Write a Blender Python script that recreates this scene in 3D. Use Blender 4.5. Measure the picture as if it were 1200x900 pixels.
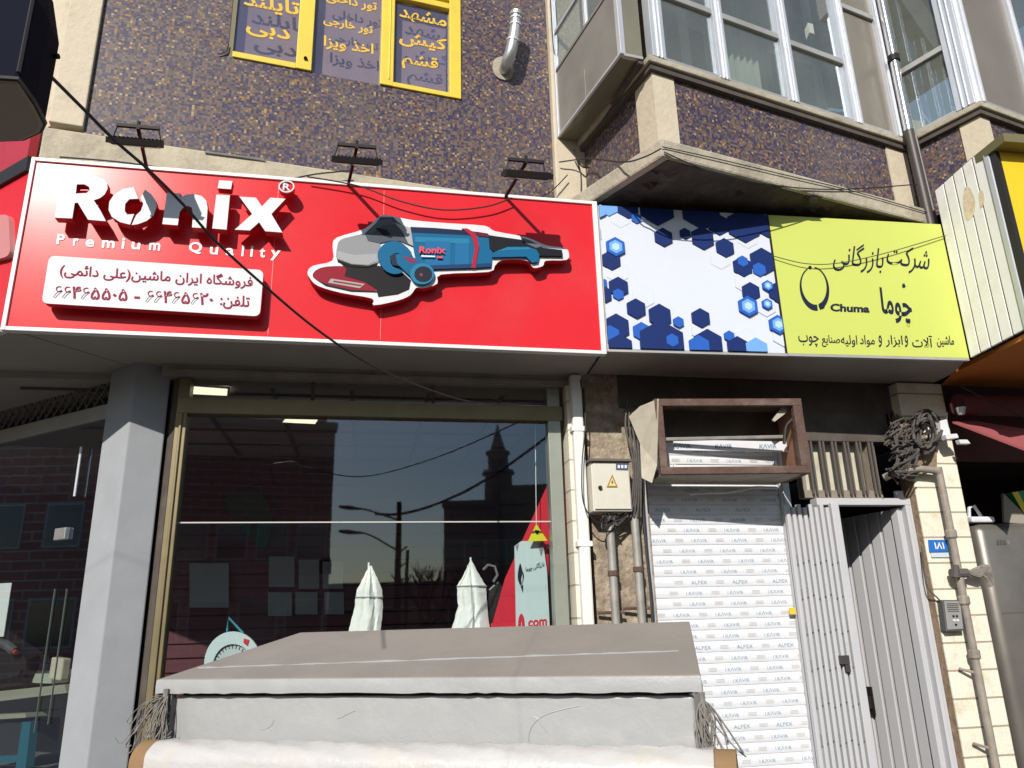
import bpy, bmesh, math, random
from math import sin, cos, tan, radians, pi, sqrt
from mathutils import Vector as V, Matrix
from mathutils.geometry import tessellate_polygon
random.seed(7)
for o in list(bpy.data.objects): bpy.data.objects.remove(o)
sc = bpy.context.scene
COL = sc.collection

# ---------------------------------------------------------------- camera, sky, sun
FPX, PITCH, ROLL, EYE = 900.0, radians(17.2), radians(-1.55), 1.65
_f = V((0, cos(PITCH), sin(PITCH))); _u = V((0, -sin(PITCH), cos(PITCH))); _x = V((1, 0, 0))
RX = cos(ROLL)*_x + sin(ROLL)*_u; RU = -sin(ROLL)*_x + cos(ROLL)*_u
CAMP = V((0, 0, EYE))
cam = bpy.data.cameras.new('Camera'); camo = bpy.data.objects.new('Camera', cam); COL.objects.link(camo)
cam.sensor_width = 36.0; cam.lens = FPX*36/1200; cam.clip_start = .05; cam.clip_end = 2000
m = Matrix.Identity(4)
for i, a in enumerate((RX, RU, -_f)):
    for j in range(3): m[j][i] = a[j]
m.translation = CAMP
camo.matrix_world = m
sc.camera = camo

SIGN_E1 = V((cos(radians(11.3)), sin(radians(11.3)), 0)); SIGN_IN = V((-sin(radians(11.3)), cos(radians(11.3)), 0))
EL, AZ = radians(31), radians(25)
LDIR = cos(EL)*(sin(AZ)*SIGN_E1 + cos(AZ)*SIGN_IN) - V((0, 0, sin(EL)))
sun = bpy.data.lights.new('Sun', 'SUN'); sun.energy = 4.9; sun.angle = radians(.5); sun.color = (1, .95, .87)
suno = bpy.data.objects.new('Sun', sun); COL.objects.link(suno)
suno.rotation_euler = LDIR.to_track_quat('-Z', 'Y').to_euler(); suno.location = (-6, -12, 14)
w = bpy.data.worlds.new('World'); sc.world = w; w.use_nodes = True
nt = w.node_tree; bg = nt.nodes['Background']; sky = nt.nodes.new('ShaderNodeTexSky'); sky.sky_type = 'NISHITA'
sky.sun_disc = False; sky.sun_elevation = EL
TS = -LDIR
sky.sun_rotation = math.atan2(TS.x, TS.y)
sky.air_density = 1.3; sky.dust_density = .5
nt.links.new(sky.outputs[0], bg.inputs[0]); bg.inputs[1].default_value = .1
sc.view_settings.view_transform = 'Standard'; sc.view_settings.look = 'None'
sc.view_settings.gamma = 1; sc.view_settings.use_curve_mapping = False
sc.view_settings.exposure = .03
sc.cycles.max_bounces = 8; sc.cycles.transparent_max_bounces = 16
sc.cycles.use_denoising = True
sc.cycles.caustics_reflective = False; sc.cycles.caustics_refractive = False

# ---------------------------------------------------------------- planes and points
def ray(px, py): return _f + RX*((px-600)/FPX) + RU*((450-py)/FPX)
def atz(px, py, z):
    d = ray(px, py); return CAMP + d*((z-EYE)/d.z)
def aty(px, py, y):
    d = ray(px, py); return CAMP + d*(y/d.y)
class Pl:
    """vertical plane: origin p, direction e to the right, n outward to the street"""
    def __init__(s, p, e):
        s.p = V((p[0], p[1], 0)); s.e = V((e[0], e[1], 0)).normalized(); s.n = V((s.e.y, -s.e.x, 0))
    def at(s, px, py, off=0.0):
        d = ray(px, py); q = s.p + s.n*off
        return CAMP + d*(((q-CAMP).dot(s.n))/d.dot(s.n))
    def uv(s, px, py, off=0.0):
        q = s.at(px, py, off); return ((q-s.p).dot(s.e), q.z)
    def P(s, u, z, off=0.0): return s.p + s.e*u + s.n*off + V((0, 0, z))
def yaw(D, a): return Pl((0, D), (cos(radians(a)), sin(radians(a))))
def thru(a, b): return Pl(a, (b[0]-a[0], b[1]-a[1]))
S = yaw(4.2, 11.3); ST = yaw(4.7, 10.9); W = yaw(4.72, 18.7); LM = yaw(4.24, 8.9)
def zm(x0, y0, sc_, pts): return [(x0+x/sc_, y0+y/sc_) for x, y in pts]

# ---------------------------------------------------------------- materials
MATS = {}
def mat(name, col, rough=.6, metal=0., spec=.5, var=0., vscale=6., bump=0., bscale=40., dirt=None, dscale=3., damt=.5, coat=0.):
    if name in MATS: return MATS[name]
    M = bpy.data.materials.new(name); M.use_nodes = True; t = M.node_tree; b = t.nodes['Principled BSDF']
    b.inputs['Base Color'].default_value = (*col, 1); b.inputs['Roughness'].default_value = rough
    b.inputs['Metallic'].default_value = metal; b.inputs['Specular IOR Level'].default_value = spec
    b.inputs['Coat Weight'].default_value = coat
    tc = t.nodes.new('ShaderNodeTexCoord')
    src = None
    def noise(sc_, det=5, rgh=.6):
        n = t.nodes.new('ShaderNodeTexNoise'); n.inputs['Scale'].default_value = sc_; n.inputs['Detail'].default_value = det
        n.inputs['Roughness'].default_value = rgh; t.links.new(tc.outputs['Object'], n.inputs['Vector']); return n
    if var or dirt:
        n = noise(vscale)
        mp = t.nodes.new('ShaderNodeMapRange'); mp.inputs['From Min'].default_value = .3; mp.inputs['From Max'].default_value = .7
        mp.inputs['To Min'].default_value = 1-var; mp.inputs['To Max'].default_value = 1+var*.5
        t.links.new(n.outputs[0], mp.inputs['Value'])
        mx = t.nodes.new('ShaderNodeVectorMath'); mx.operation = 'SCALE'; mx.inputs[0].default_value = col
        t.links.new(mp.outputs[0], mx.inputs['Scale']); src = mx.outputs[0]
        if dirt:
            n2 = noise(dscale, 8, .7)
            m2 = t.nodes.new('ShaderNodeMapRange'); m2.inputs['From Min'].default_value = .5; m2.inputs['From Max'].default_value = .72
            m2.inputs['To Max'].default_value = damt; t.links.new(n2.outputs[0], m2.inputs['Value'])
            mi = t.nodes.new('ShaderNodeMix'); mi.data_type = 'RGBA'; mi.inputs['B'].default_value = (*dirt, 1)
            t.links.new(m2.outputs[0], mi.inputs['Factor']); t.links.new(src, mi.inputs['A']); src = mi.outputs['Result']
        t.links.new(src, b.inputs['Base Color'])
    if bump:
        n = noise(bscale, 6); bp = t.nodes.new('ShaderNodeBump'); bp.inputs['Strength'].default_value = bump; bp.inputs['Distance'].default_value = .02
        t.links.new(n.outputs[0], bp.inputs['Height']); t.links.new(bp.outputs[0], b.inputs['Normal'])
    MATS[name] = M; return M
def mosaic_mat():
    M = bpy.data.materials.new('mosaic'); M.use_nodes = True; t = M.node_tree; b = t.nodes['Principled BSDF']; L = t.links
    uv = t.nodes.new('ShaderNodeUVMap')
    s = t.nodes.new('ShaderNodeVectorMath'); s.operation = 'SCALE'; s.inputs['Scale'].default_value = 1/.0158; L.new(uv.outputs[0], s.inputs[0])
    fl = t.nodes.new('ShaderNodeVectorMath'); fl.operation = 'FLOOR'; L.new(s.outputs[0], fl.inputs[0])
    wn = t.nodes.new('ShaderNodeTexWhiteNoise'); wn.noise_dimensions = '2D'; L.new(fl.outputs[0], wn.inputs['Vector'])
    cr = t.nodes.new('ShaderNodeValToRGB'); cr.color_ramp.interpolation = 'CONSTANT'
    stops = [(0, (.034, .028, .082)), (.17, (.056, .044, .098)), (.29, (.115, .080, .074)), (.56, (.165, .118, .105)), (.78, (.068, .050, .070)), (.89, (.30, .17, .05)), (.935, (.18, .10, .06)), (.97, (.38, .28, .15))]
    e = cr.color_ramp.elements
    e[0].position, e[0].color = stops[0][0], (*stops[0][1], 1); e[1].position, e[1].color = stops[1][0], (*stops[1][1], 1)
    for p, c in stops[2:]:
        k = e.new(p); k.color = (*c, 1)
    L.new(wn.outputs['Value'], cr.inputs[0])
    fr = t.nodes.new('ShaderNodeVectorMath'); fr.operation = 'FRACTION'; L.new(s.outputs[0], fr.inputs[0])
    sp = t.nodes.new('ShaderNodeSeparateXYZ'); L.new(fr.outputs[0], sp.inputs[0])
    def edge(o):
        a = t.nodes.new('ShaderNodeMath'); a.operation = 'GREATER_THAN'; a.inputs[1].default_value = .1; L.new(o, a.inputs[0]); return a
    ex, ey = edge(sp.outputs[0]), edge(sp.outputs[1])
    mn = t.nodes.new('ShaderNodeMath'); mn.operation = 'MINIMUM'; L.new(ex.outputs[0], mn.inputs[0]); L.new(ey.outputs[0], mn.inputs[1])
    mi = t.nodes.new('ShaderNodeMix'); mi.data_type = 'RGBA'; mi.inputs['A'].default_value = (.085, .07, .07, 1)
    L.new(mn.outputs[0], mi.inputs['Factor']); L.new(cr.outputs[0], mi.inputs['B'])
    tc = t.nodes.new('ShaderNodeTexCoord'); n = t.nodes.new('ShaderNodeTexNoise'); n.inputs['Scale'].default_value = 2.2; n.inputs['Detail'].default_value = 6
    L.new(tc.outputs['Object'], n.inputs['Vector'])
    mr = t.nodes.new('ShaderNodeMapRange'); mr.inputs['From Min'].default_value = .5; mr.inputs['From Max'].default_value = .8; mr.inputs['To Max'].default_value = .45
    L.new(n.outputs[0], mr.inputs['Value'])
    m2 = t.nodes.new('ShaderNodeMix'); m2.data_type = 'RGBA'; m2.inputs['B'].default_value = (.155, .13, .125, 1)
    L.new(mr.outputs[0], m2.inputs['Factor']); L.new(mi.outputs['Result'], m2.inputs['A']); L.new(m2.outputs['Result'], b.inputs['Base Color'])
    b.inputs['Roughness'].default_value = .45; b.inputs['Specular IOR Level'].default_value = .3
    MATS['mosaic'] = M; return M
def brick_mat(name, c1, c2, mortar, bw, bh, ms=.006, rough=.8, stain=None, bump=.3, off=.5, sscale=5.):
    M = bpy.data.materials.new(name); M.use_nodes = True; t = M.node_tree; b = t.nodes['Principled BSDF']; L = t.links
    uv = t.nodes.new('ShaderNodeUVMap'); br = t.nodes.new('ShaderNodeTexBrick'); L.new(uv.outputs[0], br.inputs[0])
    br.inputs['Color1'].default_value = (*c1, 1); br.inputs['Color2'].default_value = (*c2, 1); br.inputs['Mortar'].default_value = (*mortar, 1)
    br.inputs['Scale'].default_value = 1; br.inputs['Mortar Size'].default_value = ms; br.inputs['Brick Width'].default_value = bw; br.inputs['Row Height'].default_value = bh
    br.offset = off
    tc = t.nodes.new('ShaderNodeTexCoord'); n = t.nodes.new('ShaderNodeTexNoise'); n.inputs['Scale'].default_value = sscale; n.inputs['Detail'].default_value = 9; n.inputs['Roughness'].default_value = .7
    L.new(tc.outputs['Object'], n.inputs['Vector'])
    mr = t.nodes.new('ShaderNodeMapRange'); mr.inputs['From Min'].default_value = .52; mr.inputs['From Max'].default_value = .72; mr.inputs['To Max'].default_value = .75
    L.new(n.outputs[0], mr.inputs['Value'])
    mi = t.nodes.new('ShaderNodeMix'); mi.data_type = 'RGBA'; mi.inputs['B'].default_value = (*(stain or mortar), 1)
    L.new(mr.outputs[0], mi.inputs['Factor']); L.new(br.outputs[0], mi.inputs['A']); L.new(mi.outputs['Result'], b.inputs['Base Color'])
    n3 = t.nodes.new('ShaderNodeTexNoise'); n3.inputs['Scale'].default_value = 60; L.new(tc.outputs['Object'], n3.inputs['Vector'])
    ad = t.nodes.new('ShaderNodeMath'); ad.operation = 'MULTIPLY_ADD'; ad.inputs[1].default_value = -2.; L.new(br.outputs['Fac'], ad.inputs[0]); L.new(n3.outputs[0], ad.inputs[2])
    bp = t.nodes.new('ShaderNodeBump'); bp.inputs['Strength'].default_value = bump; bp.inputs['Distance'].default_value = .01
    L.new(ad.outputs[0], bp.inputs['Height']); L.new(bp.outputs[0], b.inputs['Normal'])
    b.inputs['Roughness'].default_value = rough; MATS[name] = M; return M
def glass_mat(name, tint=(.8, .83, .8), refl=1.0, wob=0., dust=0.):
    M = bpy.data.materials.new(name); M.use_nodes = True; t = M.node_tree; L = t.links
    for n in list(t.nodes): t.nodes.remove(n)
    out = t.nodes.new('ShaderNodeOutputMaterial'); tr = t.nodes.new('ShaderNodeBsdfTransparent'); tr.inputs[0].default_value = (*tint, 1)
    gl = t.nodes.new('ShaderNodeBsdfGlossy'); gl.inputs['Roughness'].default_value = .018; gl.inputs[0].default_value = (.74, .84, 1, 1)
    fr = t.nodes.new('ShaderNodeFresnel'); fr.inputs[0].default_value = 1.5
    ml = t.nodes.new('ShaderNodeMath'); ml.operation = 'MULTIPLY'; ml.inputs[1].default_value = refl; ml.use_clamp = True; L.new(fr.outputs[0], ml.inputs[0])
    ge = t.nodes.new('ShaderNodeNewGeometry'); iv = t.nodes.new('ShaderNodeMath'); iv.operation = 'SUBTRACT'; iv.inputs[0].default_value = 1; L.new(ge.outputs['Backfacing'], iv.inputs[1])
    m2 = t.nodes.new('ShaderNodeMath'); m2.operation = 'MULTIPLY'; L.new(ml.outputs[0], m2.inputs[0]); L.new(iv.outputs[0], m2.inputs[1]); ml = m2
    mx = t.nodes.new('ShaderNodeMixShader'); L.new(ml.outputs[0], mx.inputs[0]); L.new(tr.outputs[0], mx.inputs[1]); L.new(gl.outputs[0], mx.inputs[2]); L.new(mx.outputs[0], out.inputs[0])
    if wob:
        tc = t.nodes.new('ShaderNodeTexCoord'); n = t.nodes.new('ShaderNodeTexNoise'); n.inputs['Scale'].default_value = 2.5; L.new(tc.outputs['Object'], n.inputs['Vector'])
        bp = t.nodes.new('ShaderNodeBump'); bp.inputs['Strength'].default_value = wob; bp.inputs['Distance'].default_value = .02; L.new(n.outputs[0], bp.inputs['Height']); L.new(bp.outputs[0], gl.inputs['Normal'])
    if dust:  # real dust film; on clear_glass a painted veil of bluish light
        tc = t.nodes.new('ShaderNodeTexCoord'); n = t.nodes.new('ShaderNodeTexNoise'); n.inputs['Scale'].default_value = 1.6; n.inputs['Detail'].default_value = 7; L.new(tc.outputs['Object'], n.inputs['Vector'])
        mr = t.nodes.new('ShaderNodeMapRange'); mr.inputs['From Min'].default_value = .3; mr.inputs['From Max'].default_value = .7; mr.inputs['To Min'].default_value = dust*.6; mr.inputs['To Max'].default_value = dust*1.4; L.new(n.outputs[0], mr.inputs['Value'])
        df = t.nodes.new('ShaderNodeBsdfDiffuse'); df.inputs[0].default_value = (.50, .53, .47, 1) if name != 'clear_glass' else (.22, .23, .40, 1); m3 = t.nodes.new('ShaderNodeMixShader')
        L.new(mr.outputs[0], m3.inputs[0]); L.new(tr.outputs[0], m3.inputs[1]); L.new(df.outputs[0], m3.inputs[2]); L.new(m3.outputs[0], mx.inputs[1])
    MATS[name] = M; return M
def emit_mat(name, col, k):
    M = mat(name, col, .5); b = M.node_tree.nodes['Principled BSDF']
    b.inputs['Emission Color'].default_value = (*col, 1); b.inputs['Emission Strength'].default_value = k; return M

mosaic = mosaic_mat()
M_stone = mat('cream_stone', (.62, .54, .41), .8, var=.15, vscale=4, bump=.25, bscale=30, dirt=(.30, .26, .20), dscale=4, damt=.6)
M_band = mat('band_stone', (.50, .44, .33), .85, var=.2, vscale=5, bump=.3, bscale=35, dirt=(.22, .19, .15), dscale=3.5, damt=.7)
M_conc = mat('ledge_concrete', (.46, .41, .32), .9, var=.25, vscale=6, bump=.6, bscale=20, dirt=(.12, .10, .08), dscale=3, damt=.85)
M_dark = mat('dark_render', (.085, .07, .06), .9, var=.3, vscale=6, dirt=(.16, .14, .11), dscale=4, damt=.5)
M_rough = mat('rough_travertine', (.33, .265, .195), .9, var=.45, vscale=16, bump=1., bscale=25, dirt=(.62, .54, .40), dscale=9, damt=.8)
M_alu = mat('aluminium', (.62, .64, .68), .42, .45, var=.08, vscale=5)
M_alu2 = mat('dull_aluminium', (.46, .45, .43), .5, .4, var=.15, vscale=5)
M_bronze = mat('bronze_frame', (.20, .16, .085), .45, .35, var=.15, vscale=6)
M_greyp = mat('grey_paint', (.33, .342, .365), .6, spec=.12, var=.07, vscale=5, bump=.04, bscale=50, dirt=(.27, .27, .27), dscale=3, damt=.3)
M_soffit = mat('soffit_panel', (.36, .33, .29), .6, var=.14, vscale=3, dirt=(.26, .23, .2), dscale=1.5, damt=.5)
M_red = mat('red_vinyl', (.64, .024, .034), .24, spec=.16, var=.05, vscale=1.2, dirt=(.60, .055, .06), dscale=1.6, damt=.5)
M_redside = mat('red_letter_side', (.40, .012, .02), .5)
M_white = mat('white_acrylic', (.66, .67, .70), .5, spec=.2, var=.06, vscale=6)
M_whitetrim = mat('white_trim', (.74, .72, .71), .4)
M_wprint = mat('white_print', (.80, .79, .79), .4)
M_black = mat('black_metal', (.018, .014, .014), .6, spec=.25)
M_ink = mat('navy_ink', (.016, .02, .045), .6, spec=.12)
M_maroon_ink = mat('maroon_ink', (.27, .02, .055), .6, spec=.12)
M_yellow = mat('yellow_paint', (.74, .56, .055), .5, var=.06, vscale=8, dirt=(.45, .33, .06), dscale=6, damt=.4)
M_ylet = mat('yellow_letter', (.74, .47, .075), .6, spec=.15)
M_lime = mat('lime_vinyl', (.54, .60, .125), .42, var=.03, vscale=2)
M_wvinyl = mat('white_vinyl', (.62, .65, .74), .4, var=.02, vscale=2)
M_navy = mat('navy_print', (.012, .028, .13), .5, spec=.15); M_blue = mat('blue_print', (.025, .11, .46), .5, spec=.15)
M_sky1 = mat('sky_blue_print', (.16, .36, .75), .4); M_sky2 = mat('pale_blue_print', (.42, .62, .88), .4); M_grline = mat('grey_line_print', (.55, .56, .62), .4)
M_cur = mat('mauve_curtain', (.33, .235, .235), .9, var=.06, vscale=3)
M_curb = mat('blue_curtain', (.13, .19, .33), .9, var=.1, vscale=4)
M_galv = mat('galvanised', (.55, .56, .56), .38, .8, var=.25, vscale=12)
M_rust = mat('rusty_angle', (.115, .066, .05), .85, var=.35, vscale=14, bump=.4, dirt=(.24, .19, .16), dscale=6, damt=.5)
M_beige = mat('beige_sheet', (.46, .42, .34), .65, var=.2, vscale=4, dirt=(.27, .20, .13), dscale=3.5, damt=.7, bump=.15, bscale=8)
M_meter = mat('meter_box_paint', (.62, .59, .50), .5, var=.06, vscale=6, dirt=(.4, .36, .28), dscale=5, damt=.3)
M_pipe = mat('grey_pipe', (.36, .34, .31), .55, .3, var=.25, vscale=10)
M_gaspipe = mat('gas_pipe_paint', (.30, .26, .22), .6, var=.25, vscale=12, dirt=(.16, .13, .11), dscale=8, damt=.6)
M_pvc = mat('white_pole_paint', (.78, .77, .74), .5, var=.06, vscale=8, dirt=(.5, .46, .38), dscale=5, damt=.4)
M_tape = mat('white_tape_film', (.70, .71, .74), .38, var=.03, vscale=10, bump=.12, bscale=14)
M_tink = mat('tape_ink', (.20, .30, .40), .6)
M_tink2 = mat('tape_ink_pale', (.58, .575, .57), .6)
M_rail = mat('guide_rail', (.50, .50, .52), .5, .2, var=.1, vscale=6)
M_gate = mat('pale_grey_gate_paint', (.50, .50, .52), .5, spec=.25, var=.05, vscale=5, dirt=(.42, .41, .41), dscale=5, damt=.25)
M_wire = mat('black_cable', (.018, .016, .016), .6); M_wire2 = mat('grey_cable', (.20, .185, .165), .7, var=.2, vscale=10)
M_cable3 = mat('weathered_cable', (.085, .075, .068), .75, var=.3, vscale=20)
M_maroon = mat('maroon_awning', (.12, .03, .035), .8, var=.15, vscale=6); M_redaw = mat('faded_red_awning', (.27, .065, .07), .8, var=.12, vscale=5)
M_orange = mat('orange_soffit', (.62, .20, .04), .5, var=.1, vscale=2)
M_pvcpanel = mat('white_pvc_panel', (.82, .82, .79), .45, var=.06, vscale=3, dirt=(.55, .5, .4), dscale=2.4, damt=.45)
M_ysign = mat('yellow_sign_vinyl', (.80, .52, .015), .45)
M_olive = mat('olive_cap', (.16, .14, .07), .5)
M_steel = mat('brushed_steel', (.20, .185, .165), .38, .5, var=.25, vscale=2.5)
M_box = mat('dark_sign_case', (.006, .008, .018), .7, spec=.05); M_boxu = mat('dark_sign_bottom', (.30, .25, .20), .8); M_boxe = mat('dark_sign_edge', (.02, .018, .018), .5)
M_cab = mat('silver_cabinet_paint', (.46, .465, .47), .36, .3, var=.06, vscale=2.5, bump=.12, bscale=16, dirt=(.54, .54, .53), dscale=9, damt=.4)
M_lid = mat('taupe_lid_paint', (.27, .24, .215), .7, var=.1, vscale=3, bump=.12, bscale=30, dirt=(.30, .27, .245), dscale=2.2, damt=.5)
M_film = mat('white_plastic_wrap', (.52, .51, .50), .35, var=.08, vscale=5, bump=.5, bscale=9, dirt=(.56, .47, .31), dscale=3, damt=.5)
M_card = mat('brown_cardboard', (.27, .165, .08), .85, var=.15, vscale=8)
M_rope = mat('frayed_rope', (.22, .205, .185), .95, var=.3, vscale=30)
M_cloth = mat('white_cloth', (.93, .94, .92), .85, var=.05, vscale=10, bump=.25, bscale=12)
M_ground = mat('paving', (.11, .105, .10), .9, var=.15, vscale=2); M_asph = mat('asphalt', (.055, .055, .058), .9, var=.2, vscale=3)
M_kerb = mat('kerb_stone', (.35, .34, .32), .9, var=.15, vscale=3)
M_int = mat('dark_interior_wall', (.06, .045, .042), .9, var=.2, vscale=2)
M_floor = mat('shop_floor_tile', (.22, .19, .18), .5, var=.1, vscale=2)
M_poster = mat('red_poster_print', (.66, .02, .045), .45)
M_bluew = mat('pale_blue_board', (.60, .72, .75), .5, var=.03, vscale=4)
M_teal = mat('teal_machine_paint', (.015, .12, .18), .4); M_mach = mat('machine_grey', (.22, .22, .21), .5, .2, var=.2, vscale=10)
M_paper = mat('paper', (.75, .80, .82), .8)
M_led = emit_mat('ceiling_panel_light', (.93, .88, .62), 1.5)
M_ceil = mat('ceiling_tile', (.36, .33, .31), .9, var=.08, vscale=3)
M_pillar = brick_mat('pillar_stone', (.74, .69, .57), (.78, .73, .60), (.34, .29, .22), .62, .165, .006, stain=(.50, .40, .27), sscale=7, off=0)
M_cbrick = brick_mat('cream_brick', (.68, .64, .54), (.72, .67, .56), (.38, .34, .28), .4, .19, .006, stain=(.5, .44, .34), off=0)
M_brown = mat('brown_plaster', (.27, .19, .125), .9, var=.3, vscale=14, bump=.5, dirt=(.42, .34, .25), dscale=10, damt=.6)
M_obrick = brick_mat('opposite_brick', (.40, .16, .13), (.34, .14, .11), (.46, .36, .32), 1.1, .32, .03, stain=(.2, .1, .08), bump=.2)
M_obr2 = brick_mat('opposite_block', (.26, .2, .17), (.22, .17, .15), (.3, .26, .24), .9, .3, .02, stain=(.16, .12, .11), bump=.2)
G_shop = glass_mat('shop_glass', (.93, .95, .94), 3.2, .01)
G_win = glass_mat('window_glass', (.88, .91, .88), 2.2, .03, .13)
G_clear = glass_mat('clear_glass', (.95, .96, .96), 1.5, 0., .16)  # last value: bluish haze painted in to lift the shade on the curtain
M_oliveg = mat('olive_glazed_panel', (.20, .19, .14), .22, spec=.6, var=.12, vscale=4)
M_brownp = mat('brown_panel', (.21, .185, .155), .35, var=.12, vscale=3)
M_greyp2 = mat('grey_sheet_panel', (.27, .255, .235), .5, .2, var=.14, vscale=4, dirt=(.36, .33, .29), dscale=3, damt=.5)

# ---------------------------------------------------------------- builders
class MB:
    def __init__(s): s.v = []; s.f = []; s.m = []
    def add(s, vs, fs, mi=0):
        b = len(s.v); s.v += [V(p) for p in vs]
        for f in fs: s.f.append([b+i for i in f]); s.m.append(mi)
        return s
    def box(s, o, ex, ey, ez, mi=0):
        o, ex, ey, ez = V(o), V(ex), V(ey), V(ez)
        if ex.cross(ey).dot(ez) < 0: ex, ey = ey, ex
        p = [o, o+ex, o+ex+ey, o+ey]; p += [q+ez for q in p]
        return s.add(p, [(3, 2, 1, 0), (4, 5, 6, 7), (0, 1, 5, 4), (1, 2, 6, 5), (2, 3, 7, 6), (3, 0, 4, 7)], mi)
    def slab(s, quad, th, mi=0, side=None):
        """front polygon (concave allowed) pushed by vector th"""
        quad = [V(q) for q in quad]; th = V(th); n = len(quad)
        nn = V((0, 0, 0))
        for i in range(n): nn += quad[i].cross(quad[(i+1) % n])
        if nn.dot(th) > 0: quad = quad[::-1]
        tri = tessellate_polygon([quad]) if n > 4 else [(0, 1, 2, 3)[:n]]
        fx = []
        for t in tri:
            a, b_, c = (quad[t[0]], quad[t[1]], quad[t[2]])
            if (b_-a).cross(c-a).dot(th) > 0: t = t[::-1]
            fx.append(tuple(t))
        s.add(quad+[q+th for q in quad], fx+[tuple(n+i for i in t[::-1]) for t in fx], mi)
        b = len(s.v)-2*n
        for i in range(n):
            j = (i+1) % n; s.f.append([b+j, b+i, b+n+i, b+n+j]); s.m.append(mi if side is None else side)
        return s
    def tube(s, pts, r, n=8, mi=0, caps=True):
        pts = [V(p) for p in pts]; rs = r if isinstance(r, (list, tuple)) else [r]*len(pts)
        b = len(s.v); up = None
        for i, p in enumerate(pts):
            d = ((pts[min(i+1, len(pts)-1)]-pts[max(i-1, 0)])).normalized()
            if up is None: up = d.orthogonal().normalized()
            up = (up - d*up.dot(d)).normalized(); q = d.cross(up)
            for k in range(n):
                a = 2*pi*k/n; s.v.append(p+(up*cos(a)+q*sin(a))*rs[i])
        for i in range(len(pts)-1):
            for k in range(n):
                k2 = (k+1) % n; s.f.append([b+i*n+k, b+i*n+k2, b+(i+1)*n+k2, b+(i+1)*n+k]); s.m.append(mi)
        if caps:
            s.f.append([b+k for k in range(n)][::-1]); s.m.append(mi)
            s.f.append([b+(len(pts)-1)*n+k for k in range(n)]); s.m.append(mi)
        return s
    def build(s, name, mats, parent=None, bevel=0, smooth=False, origin=None):
        if not isinstance(mats, (list, tuple)): mats = [mats]
        me = bpy.data.meshes.new(name); o0 = V((0, 0, 0))
        if parent is not None: o0 = world(parent)
        elif origin is not None: o0 = V(origin)
        me.from_pydata([p-o0 for p in s.v], [], s.f)
        for m_ in mats: me.materials.append(m_)
        me.polygons.foreach_set('material_index', s.m)
        uv = me.uv_layers.new(name='UVMap')
        for p in me.polygons:
            nn = p.normal
            if abs(nn.z) < .75:
                e = V((-nn.y, nn.x, 0)).normalized() if (abs(nn.x)+abs(nn.y)) > 1e-6 else V((1, 0, 0))
                if e.x < -.2: e = -e
                for li in p.loop_indices:
                    c = s.v[me.loops[li].vertex_index]; uv.data[li].uv = (c.dot(e)+20, c.z+20)
            else:
                for li in p.loop_indices:
                    c = s.v[me.loops[li].vertex_index]; uv.data[li].uv = (c.x+20, c.y+20)
        if smooth: me.polygons.foreach_set('use_smooth', [True]*len(me.polygons))
        me.update()
        o = bpy.data.objects.new(name, me); COL.objects.link(o)
        if parent is not None: o.parent = parent
        else: o.location = o0
        WPOS[o] = o0
        if bevel:
            bv = o.modifiers.new('bevel', 'BEVEL'); bv.width = bevel; bv.segments = 2; bv.limit_method = 'ANGLE'; bv.angle_limit = radians(50)
        if smooth and not bevel:
            try: me.set_sharp_from_angle(angle=radians(40))
            except Exception: pass
        return o
WPOS = {}
def world(o): return WPOS.get(o, V((0, 0, 0)))
def thing(name, label, cat, loc, group=None):
    o = bpy.data.objects.new(name, None); o.empty_display_size = .1; COL.objects.link(o); o.location = V(loc); WPOS[o] = V(loc)
    return tag(o, label, cat, group)
def tag(o, label, cat, group=None):
    o['label'] = label; o['category'] = cat
    if group: o['group'] = group
    return o
def struct(o): o['kind'] = 'structure'; return o
def quad(pl, pts, off=0.): return [pl.at(x, y, off) for x, y in pts]
def panel(pl, pts, off=0., th=.02, mb=None, mi=0, side=None):
    """a plate lying on plane pl whose front stands off metres out and whose back is th behind"""
    mb = mb or MB(); return mb.slab(quad(pl, pts, off), -pl.n*th, mi, side)
def rect(pl, u0, u1, z0, z1, off=0., th=.02, mb=None, mi=0):
    mb = mb or MB(); return mb.slab([pl.P(u0, z0, off), pl.P(u1, z0, off), pl.P(u1, z1, off), pl.P(u0, z1, off)], -pl.n*th, mi)
def sweep(pl, pts, r, off=0., **k): return MB().tube([pl.at(x, y, off) for x, y in pts], r, **k)
def smoothline(pts, n=6):
    out = []
    P_ = [pts[0]]+list(pts)+[pts[-1]]
    for i in range(1, len(P_)-2):
        for k in range(n):
            t = k/n; a, b, c, d = [V(q) for q in P_[i-1:i+3]]
            out.append(.5*((2*b)+(c-a)*t+(2*a-5*b+4*c-d)*t*t+(3*b-a-3*c+d)*t**3))
    out.append(V(pts[-1])); return out

# --- lettering: Persian shaping with presentation forms, then glyph outlines to mesh
FORMS = {'ا': (0xFE8D, 2), 'آ': (0xFE81, 2), 'ب': (0xFE8F, 4), 'پ': (0xFB56, 4), 'ت': (0xFE95, 4), 'ج': (0xFE9D, 4), 'چ': (0xFB7A, 4), 'خ': (0xFEA5, 4),
         'د': (0xFEA9, 2), 'ذ': (0xFEAB, 2), 'ر': (0xFEAD, 2), 'ز': (0xFEAF, 2), 'س': (0xFEB1, 4), 'ش': (0xFEB5, 4), 'ص': (0xFEB9, 4), 'ع': (0xFEC9, 4),
         'ف': (0xFED1, 4), 'ق': (0xFED5, 4), 'ک': (0xFB8E, 4), 'گ': (0xFB92, 4), 'ل': (0xFEDD, 4), 'م': (0xFEE1, 4), 'ن': (0xFEE5, 4), 'و': (0xFEED, 2),
         'ه': (0xFEE9, 4), 'ی': (0xFBFC, 4), 'ئ': (0xFE89, 4)}
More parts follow.
